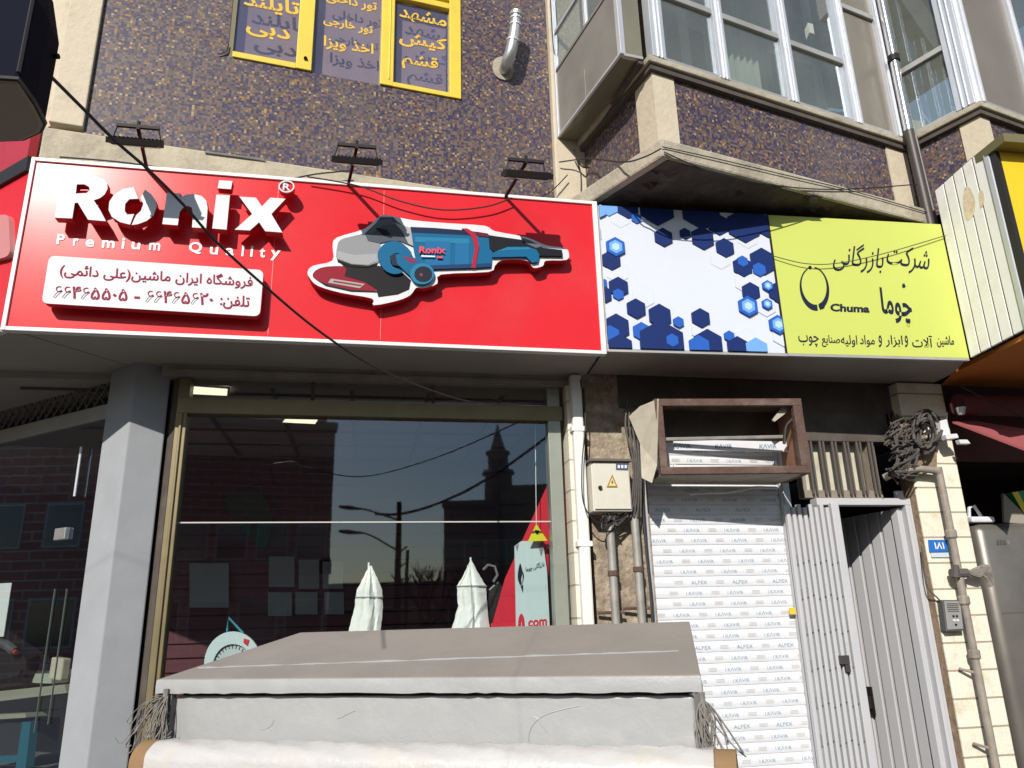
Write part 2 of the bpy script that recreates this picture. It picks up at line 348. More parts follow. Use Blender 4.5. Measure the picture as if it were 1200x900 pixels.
def shape(t):
    t = t.replace('لا', '\u0001'); out = []
    F = dict(FORMS); F['\u0001'] = (0xFEFB, 2)
    for i, c in enumerate(t):
        if c not in F: out.append({'(': ')', ')': '('}.get(c, c)); continue
        base, k = F[c]; pv = t[i-1] if i else ''; nx = t[i+1] if i+1 < len(t) else ''
        jp = pv in F and F[pv][1] == 4; jn = k == 4 and nx in F
        out.append(chr(base + (3 if jp and jn else 1 if jp else 2 if jn else 0)))
    r = ''.join(out)[::-1]
    return r
def is_dig(c): return '\u06f0' <= c <= '\u06f9'
TXT = {}
def glyphs(body, bold=0., space=1., res=3):
    key = (body, bold, space)
    if key in TXT: return TXT[key]
    c = bpy.data.curves.new('lettering', 'FONT'); c.body = body; c.resolution_u = res; c.offset = bold; c.extrude = .5; c.space_character = space
    o = bpy.data.objects.new('lettering', c); COL.objects.link(o)
    dg = bpy.context.evaluated_depsgraph_get(); me = bpy.data.meshes.new_from_object(o.evaluated_get(dg))
    vs = [v.co.copy() for v in me.vertices]; fs = [tuple(p.vertices) for p in me.polygons]
    bpy.data.objects.remove(o); bpy.data.curves.remove(c); bpy.data.meshes.remove(me)
    TXT[key] = (vs, fs); return TXT[key]
def text(mb, pl, body, bl, br, tl, off=.004, th=.003, bold=0., space=1., mi=0, fa=False, mirror=False):
    vs, fs = glyphs(shape(body) if fa else body, bold, space)
    x0 = min(v.x for v in vs); x1 = max(v.x for v in vs); y0 = min(v.y for v in vs); y1 = max(v.y for v in vs)
    O = pl.at(*bl, off); A = pl.at(*br, off)-O; B = pl.at(*tl, off)-O
    out = []
    for v in vs:
        a = (v.x-x0)/(x1-x0); b = (v.y-y0)/(y1-y0)
        out.append(O+A*a+B*b-pl.n*((.5-v.z)*th))
    return mb.add(out, fs, mi)
def outline_with_holes(mb, pl, outer, holes, off, th, mi=0, side=None):
    loops = [[pl.at(x, y, off) for x, y in outer]]+[[pl.at(x, y, off) for x, y in h] for h in holes]
    flat = [p for l in loops for p in l]; tri = tessellate_polygon(loops); back = [p-pl.n*th for p in flat]; N = len(flat)
    ff = []
    for t in tri:
        a, b, c = flat[t[0]], flat[t[1]], flat[t[2]]
        ff.append(tuple(t) if (b-a).cross(c-a).dot(pl.n) > 0 else tuple(t[::-1]))
    mb.add(flat+back, ff+[tuple(N+i for i in t[::-1]) for t in ff], mi)
    b0 = len(mb.v)-2*N; k = 0
    for l in loops:
        n = len(l); ar = V((0, 0, 0))
        for i in range(n): ar += l[i].cross(l[(i+1) % n])
        ccw = (ar.dot(pl.n) > 0) == (k == 0)
        for i in range(n):
            a, b = b0+k+i, b0+k+(i+1) % n
            f = [b, a, a+N, b+N] if ccw else [a, b, b+N, a+N]
            mb.f.append(f); mb.m.append(mi if side is None else side)
        k += n
    return mb
def ellipse(cx, cy, rx, ry, n=28, a0=0, a1=2*pi, rot=0):
    return [(cx+rx*cos(a)*cos(rot)-ry*sin(a)*sin(rot), cy+rx*cos(a)*sin(rot)+ry*sin(a)*cos(rot)) for a in [a0+(a1-a0)*k/n for k in range(n if abs(a1-a0) > 6.28 else n+1)]]

# ================================================================ THE SETTING
g = MB(); g.add([(-400, -400, -.1), (400, -400, -.1), (400, 400, -.1), (-400, 400, -.1)], [(0, 1, 2, 3)]); struct(g.build('ground', M_asph))
# footway in front of the shops, kerb
fe = ST.e; fn = ST.n
p0 = V((0, 4.9, 0)); mb = MB(); mb.box(p0-fe*30-V((0, 0, .096)), fe*60, fn*8.5, V((0, 0, .096))); struct(mb.build('pavement', M_ground))
mb = MB()
for k in range(40): mb.box(p0-fe*30+fn*8.503+fe*(k*1.5)-V((0, 0, .096)), fe*1.49, fn*.16, V((0, 0, .10)))
struct(mb.build('kerb', M_kerb))
# far footway
mb = MB(); mb.box(p0-fe*40+fn*20-V((0, 0, .096)), fe*80, fn*40, V((0, 0, .10))); struct(mb.build('far_pavement', M_ground))

# ================================================================ THE BUILDING
BL = thing('apartment_building', 'apartment building faced in brown and blue mosaic tiles above the shops', 'building', (.5, 5.4, 0))
# --- upper mosaic wall on W with a window hole
ul, zb = W.uv(98, 157); ur = W.uv(650, 236)[0]
wl = W.uv(267, 60)[0]; wr, wzb = W.uv(541, 118); wzt = 6.75
mb = MB(); T = .25
for (a, b, c, d) in ((ul, wl, zb, 8.2), (wr, ur, zb, 8.2), (wl, wr, zb, wzb), (wl, wr, wzt, 8.2)): rect(W, a, b, c, d, 0, T, mb)
mb.build('mosaic_wall', mosaic, BL)
mb = MB(); zs = W.uv(75, 148)[1]; rect(W, W.uv(57, 150)[0], ul-.002, zb+.03, 8.2, .03, .28, mb)
u = W.uv(57, 150)[0]
mb.build('corner_strip', M_stone, BL, bevel=.008)
mb = MB(); rect(W, u-.02, ur, 3.3, zb-.002, .02, .27, mb); 
mb.build('stone_band', M_band, BL, bevel=.01)
# thin rail lying on top of the band
mb = MB(); mb.tube([W.at(240, 178, .03), W.at(310, 187, .03)], .006); mb.build('wall_rail', M_galv, BL)
# joint cuts seen on the band: slim raised cover strips
pu = W.uv(645, 120)[0]; pu2 = W.uv(689, 205)[0]
mb = MB(); rect(W, ur+.002, pu2, 3.3, 8.2, .045, .3, mb); mb.build('stone_pilaster', M_stone, BL, bevel=.01)
# side wall beyond the corner
cor = W.P(u-.02, 0, -.25); lfe = V((-.875, .485, 0))
LW = Pl((cor.x, cor.y), -lfe)
mb = MB(); rect(LW, -6, -.01, 3.3, 8.2, .0, .25, mb); mb.build('side_wall', M_stone, BL)
# core and storey blocks behind so that nothing is see-through
mb = MB(); rect(W, -2.4, .55, 3.28, 8.2, -1.4, .2, mb); mb.build('rear_wall', M_int, BL)

# --- yellow window
WN = MB(); 
win = None
def part(name, mb, mats, parent, **k): return mb.build(name, mats, parent, **k)
jam = MB()
rect(W, wl+.001, wl+.03, wzb+.001, wzt-.001, -.004, .16, jam); 
part('window_reveal', jam, M_olive, BL)
fr = MB()
def vbar(pts, off=.012, th=.06): panel(W, pts, off, th, fr)
# measured from the photo: outer left, first mullion, second mullion, right stile, rails
def col(xb0, xb1, yb, w0=None):
    a = W.uv(xb0, yb)[0]; b = W.uv(xb1, yb)[0]; return a, b
c1 = col(346.5, 365, 78); c2 = col(445, 460.5, 98); c3 = col(526.5, 540, 112)
zr1 = W.uv(275, 62)[1]
rect(W, wl+.03, c1[0], wzb+.001, wzb+.045, .012, .05, fr)
for c_ in (c1, c2, c3): rect(W, c_[0], c_[1], wzb+.003, wzt-.05, .016, .06, fr)
rect(W, c2[0]+.055, c2[0]+.065, wzb+.05, wzt-.05, .022, .008, fr)
rect(W, c2[1], c3[0], wzb+.003, wzb+.04, .014, .05, fr)
zt3 = W.uv(500, 6)[1]
rect(W, c2[1], c3[0], zt3, zt3+.05, .014, .05, fr); rect(W, c2[1], c3[0], zt3+.075, zt3+.12, .016, .05, fr)
rect(W, wl+.03, c3[1], wzt-.048, wzt-.001, .018, .06, fr)
yw = part('window', fr, M_yellow, BL, bevel=.004)
mb = MB(); mb.tube([W.at(358, 68, .016), W.at(358, 68, .03)], .012, 12); part('knob', mb, M_black, yw)
mb = MB(); rect(W, wl+.03, c3[0], wzb+.02, wzt-.05, -.022, .005, mb); part('pane', mb, G_clear, yw)
mb = MB(); cx = wl+.03
N = 90
cv = []; 
for k in range(N+1):
    uu = cx+(c3[0]-cx)*k/N; cv.append((uu, -.105+.002*sin(k*.5)))
for k in range(N):
    (a, oa), (b, ob) = cv[k], cv[k+1]
    mb.add([W.P(a, wzb+.004, oa), W.P(b, wzb+.004, ob), W.P(b, wzt-.05, ob), W.P(a, wzt-.05, oa)], [(0, 1, 2, 3)], 0)
part('curtain', mb, M_cur, yw)
mb = MB()
Z = lambda pts: zm(260, 0, 4, pts)
for s_, a, b, c_ in (('تایلند', (100, 38), (362, 88), (104, -45)), ('دبی', (112, 160), (318, 208), (115, 95)),
                    ('تور داخلی', (488, 12), (726, 62), (490, -42)), ('تور خارجی', (475, 118), (706, 170), (478, 68)), ('اخذ ویزا', (476, 228), (710, 268), (479, 165)),
                    ('مشهد', (830, 92), (1052, 142), (834, 26)), ('کیش', (830, 212), (1052, 252), (834, 142)), ('قشم', (842, 318), (1012, 348), (846, 244))):
    mb = MB(); text(mb, W, s_, *Z([a, b, c_]), off=-.019, th=.002, bold=.022, fa=True); part('lettering', mb, M_ylet, yw)

# --- bay with saw-tooth plan
z0, z1 = 5.0, 4.36
C0 = atz(760, 63, z0); E0 = atz(1062, 162, z0); D0 = atz(1148, 117, z0); LB = V((.45, 5.02, 0))
ea = (E0-C0).normalized(); F0 = D0+ea*2.6
def inset(pts, d):
    """shift an open polyline to its left-hand (inner) side by d, in plan"""
    out = []
    for i, p in enumerate(pts):
        ds = []
        if i: ds.append((pts[i]-pts[i-1]).normalized())
        if i < len(pts)-1: ds.append((pts[i+1]-pts[i]).normalized())
        ns = [V((-q.y, q.x, 0)) for q in ds]
        n_ = ns[0] if len(ns) == 1 else (ns[0]+ns[1])/(1+ns[0].dot(ns[1]))
        out.append(V((p.x, p.y, 0))+n_*d)
    return out
flat = [V((p.x, p.y, 0)) for p in (LB, C0, E0, D0, F0)]
def run(pl_out, pl_in, za, zb_, mb, mi=0):
    for i in range(len(pl_out)-1):
        a, b, c_, d = pl_out[i], pl_out[i+1], pl_in[i+1], pl_in[i]
        lo = [p+V((0, 0, za)) for p in (a, b, c_, d)]; hi = [p+V((0, 0, zb_)) for p in (a, b, c_, d)]
        mb.add(lo+hi, [(3, 2, 1, 0), (4, 5, 6, 7), (0, 1, 5, 4), (2, 3, 7, 6)] + ([(3, 0, 4, 7)] if i == 0 else []) + ([(1, 2, 6, 5)] if i == len(pl_out)-2 else []), mi)
    return mb
i0 = flat; i1 = inset(flat, .055); i2 = inset(flat, .25)
bay = MB(); run(i0, i2, z0-.045, z0, bay); part('sill', bay, M_conc, BL, bevel=.008)
mb = MB(); run(inset(flat, .02), i2, z0-.085, z0-.047, mb); part('sill_shade_strip', mb, M_dark, BL)  # dark strip painted as the shadow under the sill
mb = MB(); run(i1, i2, z1-.02, z0-.087, mb); part('mosaic_apron', mb, mosaic, BL)
# cream corner stones
mb = MB()
PA = thru(i1[1], i1[2]); PL_ = thru(i1[0], i1[1]); PB = thru(i1[2], i1[3]); PC = thru(i1[3], i1[4])
k0 = inset(flat, .045)
def corner(idx, la, lb):
    c_ = k0[idx]; a = (k0[idx-1]-c_).normalized()*la; b = (k0[idx+1]-c_).normalized()*lb
    inn = i2[idx]
    for zz0, zz1 in ((z1-.021, z0-.088),):
        q = [c_+a, c_, c_+b, inn]
        mb.add([p+V((0, 0, zz0)) for p in q]+[p+V((0, 0, zz1)) for p in q], [(0, 1, 5, 4), (1, 2, 6, 5), (4, 5, 6, 7), (3, 2, 1, 0), (2, 3, 7, 6), (3, 0, 4, 7)])
corner(1, .20, .165); part('corner_stone', mb, M_stone, BL); mb = MB(); corner(3, .14, .10); part('corner_stone', mb, M_stone, BL)
mb = MB(); a = k0[2]-ea*.22; q = [a, k0[2]-ea*.02, i2[2]-ea*.02, i2[2]-ea*.22]
q = [a, k0[2]-ea*.0, k0[2]-ea*.0+V((-ea.y, ea.x, 0))*.1, a+V((-ea.y, ea.x, 0))*.1]
mb.add([p+V((0, 0, z1-.021)) for p in q]+[p+V((0, 0, z0-.09)) for p in q], [(0, 1, 5, 4), (1, 2, 6, 5), (4, 5, 6, 7), (3, 2, 1, 0), (2, 3, 7, 6), (3, 0, 4, 7)])
part('corner_stone', mb, M_stone, BL)
# ledge slab under the bay
C2 = atz(775, 161, z1); E2 = atz(1092, 246, z1); L2 = atz(668, 232, z1)
def flatv(p): return V((p.x, p.y, 0))
inner = [flatv(L2)+V((.1, .9, 0)), flatv(E2)+V((-.2, .9, 0))]
poly = [flatv(L2), flatv(C2), flatv(E2), flatv(E2)+V((.3, .6, 0)), flatv(L2)+V((.2, .8, 0))]
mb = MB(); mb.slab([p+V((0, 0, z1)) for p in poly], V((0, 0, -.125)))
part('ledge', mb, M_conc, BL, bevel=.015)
mb = MB(); cc_ = sum(poly, V())/5; mb.slab([cc_.lerp(p, .955)+V((0, 0, z1-.1255)) for p in poly], V((0, 0, -.004))); part('ledge_shade_slab', mb, mat('shade_dark_render', (.075, .06, .05), .95, var=.4, vscale=8, dirt=(.16, .13, .1), dscale=5, damt=.6, bump=.6, bscale=18), BL)  # added slab whose dark colour paints the shade under the ledge
mb = MB()
rr = random.Random(3)
for k in range(26):                       # broken render hanging from the ledge's underside
    t_ = rr.random(); base = flatv(L2).lerp(flatv(C2), t_) if k < 12 else flatv(C2).lerp(flatv(E2), t_*.8)
    c_ = base+V((rr.uniform(.03, .12), rr.uniform(.06, .25), z1-.130)); s_ = rr.uniform(.02, .07)
    mb.add([c_+V((-s_, -s_*.6, 0)), c_+V((s_, -s_*.5, 0)), c_+V((s_*.7, s_, 0)), c_+V((-s_*.8, s_*.6, 0)), c_+V((rr.uniform(-.01, .01), 0, -rr.uniform(.008, .03)))], [(0, 1, 4), (1, 2, 4), (2, 3, 4), (3, 0, 4)])
part('broken_render', mb, mat('shade_dark_render', (.075, .06, .05)), BL)  # shares the painted shade colour of the ledge's underside

# --- bay glazing
ziP = inset(flat, .03)
FA = thru(ziP[1], ziP[2]); lenA = (ziP[2]-ziP[1]).length
FB = thru(ziP[2], ziP[3]); lenB = (ziP[3]-ziP[2]).length
FC = thru(ziP[3], ziP[4])
def uA(x, y): return FA.uv(x, y)[0]
ztop = 6.6
def mull(name, pl, spans, z_a, z_b, parent, off=.03, th=.07, m_=None):
    mb = MB()
    for a, b in spans:
        rect(pl, a, b, z_a, z_b, off, th, mb)
        w_ = b-a
        rect(pl, a+w_*.36, a+w_*.42, z_a, z_b, off+.012, .013, mb); rect(pl, a+w_*.66, a+w_*.72, z_a, z_b, off+.009, .01, mb)
    return part(name, mb, m_ or M_alu, parent, bevel=.003)
mA = [(uA(764, 55), uA(777, 62)), (uA(840, 86), uA(852, 89)), (uA(920, 110), uA(933, 116)), (uA(997, 137), uA(1008, 144)), (uA(1055, 157), uA(1063, 161))]
mA = [(.005, mA[0][1])]+mA[1:4]+[(lenA-.11, lenA-.02)]
def glazing(name, pl, bars, trans, gm):
    fr_ = mull(name, pl, bars, z0+.002, ztop, BL)
    tb = MB()
    for i, zz in enumerate(trans):
        a, b = bars[i][1]+.001, bars[i+1][0]-.001
        tb = MB(); rect(pl, a, b, z0+.002, z0+.028, .02, .05, tb); part('bottom_rail', tb, M_alu2, fr_, bevel=.003)
        if zz: tb = MB(); rect(pl, a, b, zz, zz+.045, .022, .05, tb); part('transom', tb, M_alu2, fr_, bevel=.003)
    for i in range(len(bars)-1):
        g_ = MB(); rect(pl, bars[i][1]-.005, bars[i+1][0]+.005, z0+.03, ztop, 0, .006, g_)
        part('pane', g_, gm[i], fr_)
    return fr_
tz = FA.uv(830, 18)[1]-.02
tzz = [FA.uv(830, 14)[1]-.03, FA.uv(878, 32)[1]-.03, FA.uv(955, 62)[1]-.03, FA.uv(1006, 16)[1]-.03]
glazing('window', FA, mA, tzz, [G_win, G_win, G_win, M_brownp])
bB = [(.02, .06), (lenB-.13, lenB-.005)]
glazing('window', FB, bB, [FB.uv(1090, 66)[1]-.02], [G_win])
bC = [(.005, .05), (.62, .68), (1.5, 1.56)]
glazing('window', FC, bC, [None, None], [M_brownp, G_win])
# inside the glazed bay: floor slab, ceiling, back wall, an inner frame
mb = MB(); q = [ziP[0]+V((.05, .1, 0)), ziP[1]+V((.02, .1, 0)), ziP[2]+V((0, .12, 0)), ziP[3]+V((0, .12, 0)), ziP[4]+V((0, .15, 0)), ziP[4]+V((-1, 2.2, 0)), ziP[0]+V((-.3, 1.9, 0))]
mb.slab([p+V((0, 0, z0-.1)) for p in q], V((0, 0, -.1))); part('bay_floor', mb, M_conc, BL)
mb = MB(); mb.slab([p+V((0, 0, 7.3)) for p in q], V((0, 0, .1))); part('bay_ceiling', mb, M_conc, BL)
bw = Pl((q[6].x, q[6].y), (q[5].x-q[6].x, q[5].y-q[6].y)); mb = MB(); rect(bw, -.2, 5, z0-.1, 7.3, -.05, .1, mb); part('bay_inner_wall', mb, mat('bay_inner_paint', (.32, .35, .32), .9, var=.15, vscale=2), BL)
mb = MB(); inn = thru(ziP[1]+V((.1, 1., 0)), ziP[2]+V((-.1, .8, 0)))
for a in (.5, 1.25, 1.9): rect(inn, a, a+.06, z0-.1, 7.3, 0, .05, mb)
rect(inn, .5, 1.9, 6.35, 6.41, .003, .05, mb); rect(inn, .56, 1.9, 5.6, 5.65, .003, .05, mb); part('inner_frame', mb, M_pvc, BL)
mb = MB()
for k in range(60):
    a0_ = .6+k*.011; mb.add([inn.P(a0_, 5.1, .12+.02*sin(k*1.1)), inn.P(a0_+.011, 5.1, .12+.02*sin((k+1)*1.1)), inn.P(a0_+.011, 7.2, .12+.02*sin((k+1)*1.1)), inn.P(a0_, 7.2, .12+.02*sin(k*1.1))], [(0, 1, 2, 3)])
part('curtain', mb, mat('pale_curtain', (.40, .44, .42), .9), BL, smooth=True)
# upper floor slab edge (shades the top of the bay, off the picture)
mb = MB(); run(inset(flat, -.03), i2, ztop+.0, ztop+.5, mb); part('head_beam', mb, mosaic, BL)
# sheet-metal enclosure on the bay's left flank
K0 = [atz(654, 162, z0), atz(729, 62, z0), atz(753, 67, z0)]
kp = [flatv(p) for p in K0]; kin = [flatv(atz(674, 186, z0)), flatv(atz(760, 70, z0))]
EP = thru(kp[0], kp[1]); lenE = (kp[1]-kp[0]).length; EQ = thru(kp[1], kp[2])
zp = EP.uv(706, 1)[1]
mb = MB(); rect(EP, 0, lenE-.0, z0, zp, 0, .02, mb); rect(EP, .0, lenE, zp-.012, zp+.012, .008, .02, mb); rect(EP, lenE*.47, lenE*.49, z0+.01, z0+.25, .006, .005, mb)
enc = part('sheet_metal_panel', mb, M_greyp2, BL, bevel=.003)
mb = MB(); rect(EP, lenE-.035, lenE+.005, z0-.006, 6.6, .012, .035, mb); rect(EP, 0, .03, z0-.006, 6.6, .012, .035, mb); rect(EP, .03, lenE-.035, z0-.006, z0+.012, .011, .02, mb)
rect(EP, .03, lenE-.036, zp+.33, zp+.36, .006, .03, mb); rect(EP, lenE*.52, lenE*.52+.03, zp+.013, 6.6, .007, .03, mb); part('corner_trim', mb, M_alu, enc, bevel=.002)
mb = MB(); rect(EP, .03, lenE-.036, zp+.013, 6.6, -.004, .006, mb); part('pane', mb, G_win, enc)
mb = MB(); rect(EQ, .012, (kp[2]-kp[1]).length, z0, 6.6, 0, .02, mb); part('end_panel', mb, M_oliveg, enc)
mb = MB(); rect(EQ, .012, (kp[2]-kp[1]).length, z0-.02, z0-.001, .006, .03, mb); part('end_trim', mb, M_alu2, enc)
mb = MB(); mb.slab([kp[0]+V((0, .01, z0-.008)), kp[1]+V((.01, .012, z0-.008)), flatv(C0)+V((-.03, .05, z0-.008)), kin[0]+V((.25, .35, z0-.008))], V((0, 0, .006)))
part('underside_sheet', mb, M_oliveg, enc)
mb = MB(); q = [kin[0], flatv(C0)+V((-.045, .03, 0))]
mb.tube([q[0]+V((0, .02, z0-.03)), q[1]+V((0, 0, z0-.03))], .022, 6); part('underside_angle', mb, M_dark, enc)

# --- ground floor shell
F = ST
def STu(x, y): return ST.uv(x, y)[0]
ZS = 3.17
uLm = ST.uv(207, 480)[0]; uRm = ST.uv(664, 480)[0]
mb = MB(); rect(ST, ST.uv(200, 440)[0]-.05, ST.uv(684, 440)[0], 3.10, 3.6, .0, .2, mb); rect(ST, ST.uv(200, 440)[0], ST.uv(684, 440)[0]-.02, 3.115, 3.135, .012, .014, mb)
part('shopfront_header', mb, mat('header_metal', (.30, .27, .24), .6, var=.15, vscale=4, dirt=(.15, .13, .11), dscale=5, damt=.6), BL)
uw0, uw1 = ST.uv(691, 600)[0]-.1, ST.uv(760, 640)[0]
mb = MB(); rect(ST, STu(690, 520), STu(752, 600)+.06, 0, 3.6, -.03, .3, mb); part('stone_wall', mb, M_rough, BL)
uS0 = STu(752, 580); uS1 = STu(916, 580); uG0 = STu(917, 590); uG1 = STu(1066, 590)
uD0 = STu(956, 585)
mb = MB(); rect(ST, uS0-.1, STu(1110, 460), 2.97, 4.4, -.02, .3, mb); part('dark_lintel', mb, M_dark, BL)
mb = MB(); rect(ST, STu(942, 520), STu(1045, 520), 2.77, 2.969, -.01, .3, mb); 
part('transom_lintel', mb, M_dark, BL)
mb = MB(); rect(ST, STu(664, 500)+.0, STu(677, 560), 0, 3.099, .03, .3, mb); part('brick_strip', mb, M_cbrick, BL)
# back wall of right bay / behind signs
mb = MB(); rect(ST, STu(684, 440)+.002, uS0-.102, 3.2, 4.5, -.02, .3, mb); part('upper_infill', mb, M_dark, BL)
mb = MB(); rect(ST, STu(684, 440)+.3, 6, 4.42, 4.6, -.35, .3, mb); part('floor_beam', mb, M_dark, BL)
# shutter bay and passage behind the gate
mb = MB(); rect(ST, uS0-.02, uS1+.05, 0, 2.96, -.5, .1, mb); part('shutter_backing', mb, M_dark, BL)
PG = uG1+.06
mb = MB(); o_ = ST.P(uS1+.06, 0, -.05); 
dpt = 3.2
mb.box(o_-ST.n*dpt, ST.e*(PG-uS1+.4), ST.n*.1, V((0, 0, 3.0))); mb.box(ST.P(PG+.33, 0, -.12)-ST.n*(dpt-.12), ST.e*.03, ST.n*(dpt-.1), V((0, 0, 3.0)))
mb.box(o_-ST.e*.01-ST.n*dpt, ST.e*.03, ST.n*(dpt-.08), V((0, 0, 3.0))); mb.box(ST.P(uS1+.02, 2.78, -.32)-ST.n*(dpt-.3), ST.e*(PG-uS1+.1), ST.n*(dpt-.3), V((0, 0, .1)))
part('passage_wall', mb, M_int, BL)
mb = MB(); mb.box(o_-ST.n*dpt+V((0, 0, .0)), ST.e*(PG-uS1+.1), ST.n*dpt, V((0, 0, .06))); part('passage_floor', mb, M_floor, BL)

# --- shop interior
IN = -.15
iu0, iu1 = uLm-.02, uRm+.0
mb = MB(); d = 4.5
mb.box(ST.P(iu0-1.6, 0, -.2)-ST.n*d, ST.e*(iu1-iu0+1.65), ST.n*.1, V((0, 0, 3.3))); mb.box(ST.P(iu1+.005, 0, -.16)-ST.n*d, ST.e*.1, ST.n*(d), V((0, 0, 3.3)))
part('shop_wall', mb, M_int, BL)
mb = MB(); mb.box(ST.P(iu0-4, .0, -.12)-ST.n*d, ST.e*(iu1-iu0+4), ST.n*(d), V((0, 0, .08))); part('shop_floor', mb, M_floor, BL)
mb = MB(); mb.box(ST.P(iu0-2.5, 3.12, -.22)-ST.n*d, ST.e*(iu1-iu0+2.5), ST.n*(d-.0), V((0, 0, .1))); cl = part('shop_ceiling', mb, M_ceil, BL)
mb = MB()
for k in range(9): mb.box(ST.P(iu0-.5+k*.5, 3.106, -.3)-ST.n*4, ST.e*.025, ST.n*4, V((0, 0, .012)))
for k in range(8): mb.box(ST.P(iu0-1, 3.104, -.4-.5*k), ST.e*(iu1-iu0+1), -ST.n*.025, V((0, 0, .012)))
part('ceiling_grid', mb, mat('ceiling_grid', (.10, .09, .085), .7), cl)
for n_, (pp, lab) in enumerate([([(226, 456), (268, 459), (267, 464), (225, 462)], 'small glowing ceiling panel seen through the transom glass beside the grey corner post'), ([(337, 486), (376, 488), (370, 497), (330, 495)], 'glowing ceiling panel just below the bronze beam of the shop window')]):
    zc = 3.096; q = [atz(x, y, zc) for x, y in pp]
    if n_ == 0: q = [atz(226, 452, zc), atz(268, 455, zc), atz(267, 464, zc), atz(225, 462, zc)]
    mb = MB(); mb.slab(q, V((0, 0, .012))); c_ = sum(q, V())/4
    t_ = thing('ceiling_light', lab, 'ceiling light', c_, 'square ceiling lights in the shop')
    mb.build('diffuser', M_led, t_)
    fr_ = MB()
    for i in range(4): fr_.tube([q[i]+V((0, 0, .004)), q[(i+1) % 4]+V((0, 0, .004))], .008, 6)
    fr_.build('frame', M_alu, t_)

# ================================================================ SHOP WINDOW
sw = thing('shop_window', 'wide bronze framed shop window with a dark reflecting pane in two tiers', 'window', ST.P((uLm+uRm)/2, 0, 0))
zb1 = ST.uv(430, 487)[1]; zb2 = ST.uv(430, 469)[1]; zj = ST.uv(430, 610)[1]
mb = MB(); rect(ST, uLm, uRm-.02, zb1, zb2, -.03, .1, mb); part('beam', mb, M_bronze, sw, bevel=.004)
um0 = STu(192, 600); um1 = STu(206, 600)
mb = MB(); rect(ST, um0, um1, .1, 3.098, -.034, .1, mb); rect(ST, um0+.025, um0+.04, .1, zb1, -.02, .014, mb); part('stile', mb, M_bronze, sw, bevel=.004)
ur0 = STu(648, 600); ur1 = STu(664, 600)
mb = MB(); rect(ST, ur0, ur1-.004, .1, 3.098, -.036, .1, mb); part('stile', mb, mat('grey_green_reveal', (.30, .32, .27), .35, .2, var=.1, vscale=6), sw, bevel=.003)
mb = MB(); rect(ST, um1, ur0, .08, .3, -.03, .1, mb); part('bottom_rail', mb, M_bronze, sw)
mb = MB(); rect(ST, um1-.005, ur0+.005, .29, zj-.004, -.075, .008, mb); part('pane', mb, G_shop, sw)
mb = MB(); rect(ST, um1-.005, ur0+.005, zj+.004, zb1+.01, -.0755, .008, mb); part('pane', mb, G_shop, sw)
mb = MB(); rect(ST, um1-.005, ur0+.005, zb2-.01, 3.12, -.0745, .008, mb); part('pane', mb, G_shop, sw)
mb = MB(); rect(ST, um1, ur0+.04, zj-.0035, zj+.0035, -.07, .012, mb); part('joint_strip', mb, mat('clear_joint', (.50, .49, .47), .4), sw)
for k in (.32, .66): 
    uu = um1+(ur0-um1)*k; mb = MB(); rect(ST, uu, uu+.02, zb2, 3.1, -.06, .03, mb); part('transom_bar', mb, M_dark, sw)

# ================================================================ CORNER POST AND LEFT SHOPFRONT
R0 = ST.at(152, 490); R0 = flatv(R0)
rfd = V((cos(radians(36)), sin(radians(36)), 0)); lfd = lfe
def hit(px, py, p, dirv):
    """plan point where the vertical plane p+dirv*t is seen at pixel px,py"""
    pl = Pl((p.x, p.y), dirv); return flatv(pl.at(px, py))
PR = hit(194, 500, R0, rfd); PLf = hit(121, 505, R0, lfd)
back = (PR+PLf)/2 + V((0.02, .22, 0))
mb = MB(); q = [PLf, R0, PR, back]
mb.add([p for p in q]+[p+V((0, 0, 3.25)) for p in q], [(0, 1, 5, 4), (1, 2, 6, 5), (2, 3, 7, 6), (3, 0, 4, 7), (4, 5, 6, 7), (3, 2, 1, 0)])
po = mb.build('corner_post', M_greyp, None, bevel=.008, origin=R0)
tag(po, 'pale grey folded metal post at the shop corner under the red sign', 'post')
# dark filler between post and window
mb = MB(); mb.slab([back+V((.02, 0, 0)), PR+V((.012, .02, 0)), flatv(ST.P(um0-.005, 0, -.05)), flatv(ST.P(um0-.005, 0, -.3))], V((0, 0, 3.098)))
part('jamb_filler', mb, M_dark, BL)
LF = Pl((PLf.x, PLf.y), -lfd)
lw = thing('corner_shopfront', 'dark glazed shopfront left of the grey corner post with lattice mesh above', 'window', LF.P(-1, 0, 0))
def lz(x, y): return LF.uv(x, y, -.06)[1]
zh0, zh1 = lz(60, 507), lz(60, 493)
mb = MB(); rect(LF, -4, -.012, zh0, zh1+.01, -.04, .06, mb); part('header', mb, mat('pale_header', (.33, .32, .30), .5, var=.1), lw)
mb = MB(); rect(LF, -4, -.012, .25, zh0, -.06, .008, mb); part('pane', mb, G_shop, lw)
mb = MB(); rect(LF, -4, -.012, .0, .25, -.03, .08, mb); part('stall_riser', mb, M_dark, lw)
mb = MB(); zt = 3.2
for k in range(46):
    u0 = -.02-k*.085
    for sgn in (1, -1):
        a = LF.P(u0-(0 if sgn > 0 else (zt-zh1)*.9), zh1, -.06-.004*sgn); b = LF.P(u0-((zt-zh1)*.9 if sgn > 0 else 0), zt, -.06-.004*sgn)
        mb.tube([a, b], .006, 5)
part('lattice_mesh', mb, mat('mesh_metal', (.15, .14, .13), .6, .2), lw)
mb = MB(); rect(LF, -4, -.012, zh1+.012, zt, -.25, .05, mb); part('mesh_backing', mb, M_int, lw)
hu = LF.uv(101, 525, -.06); hv = LF.uv(95, 582, -.06)
mb = MB(); mb.tube([LF.P(hu[0], hu[1], -.03), LF.P(hu[0], hv[1], -.03)], .008); part('door_handle', mb, M_alu, lw)
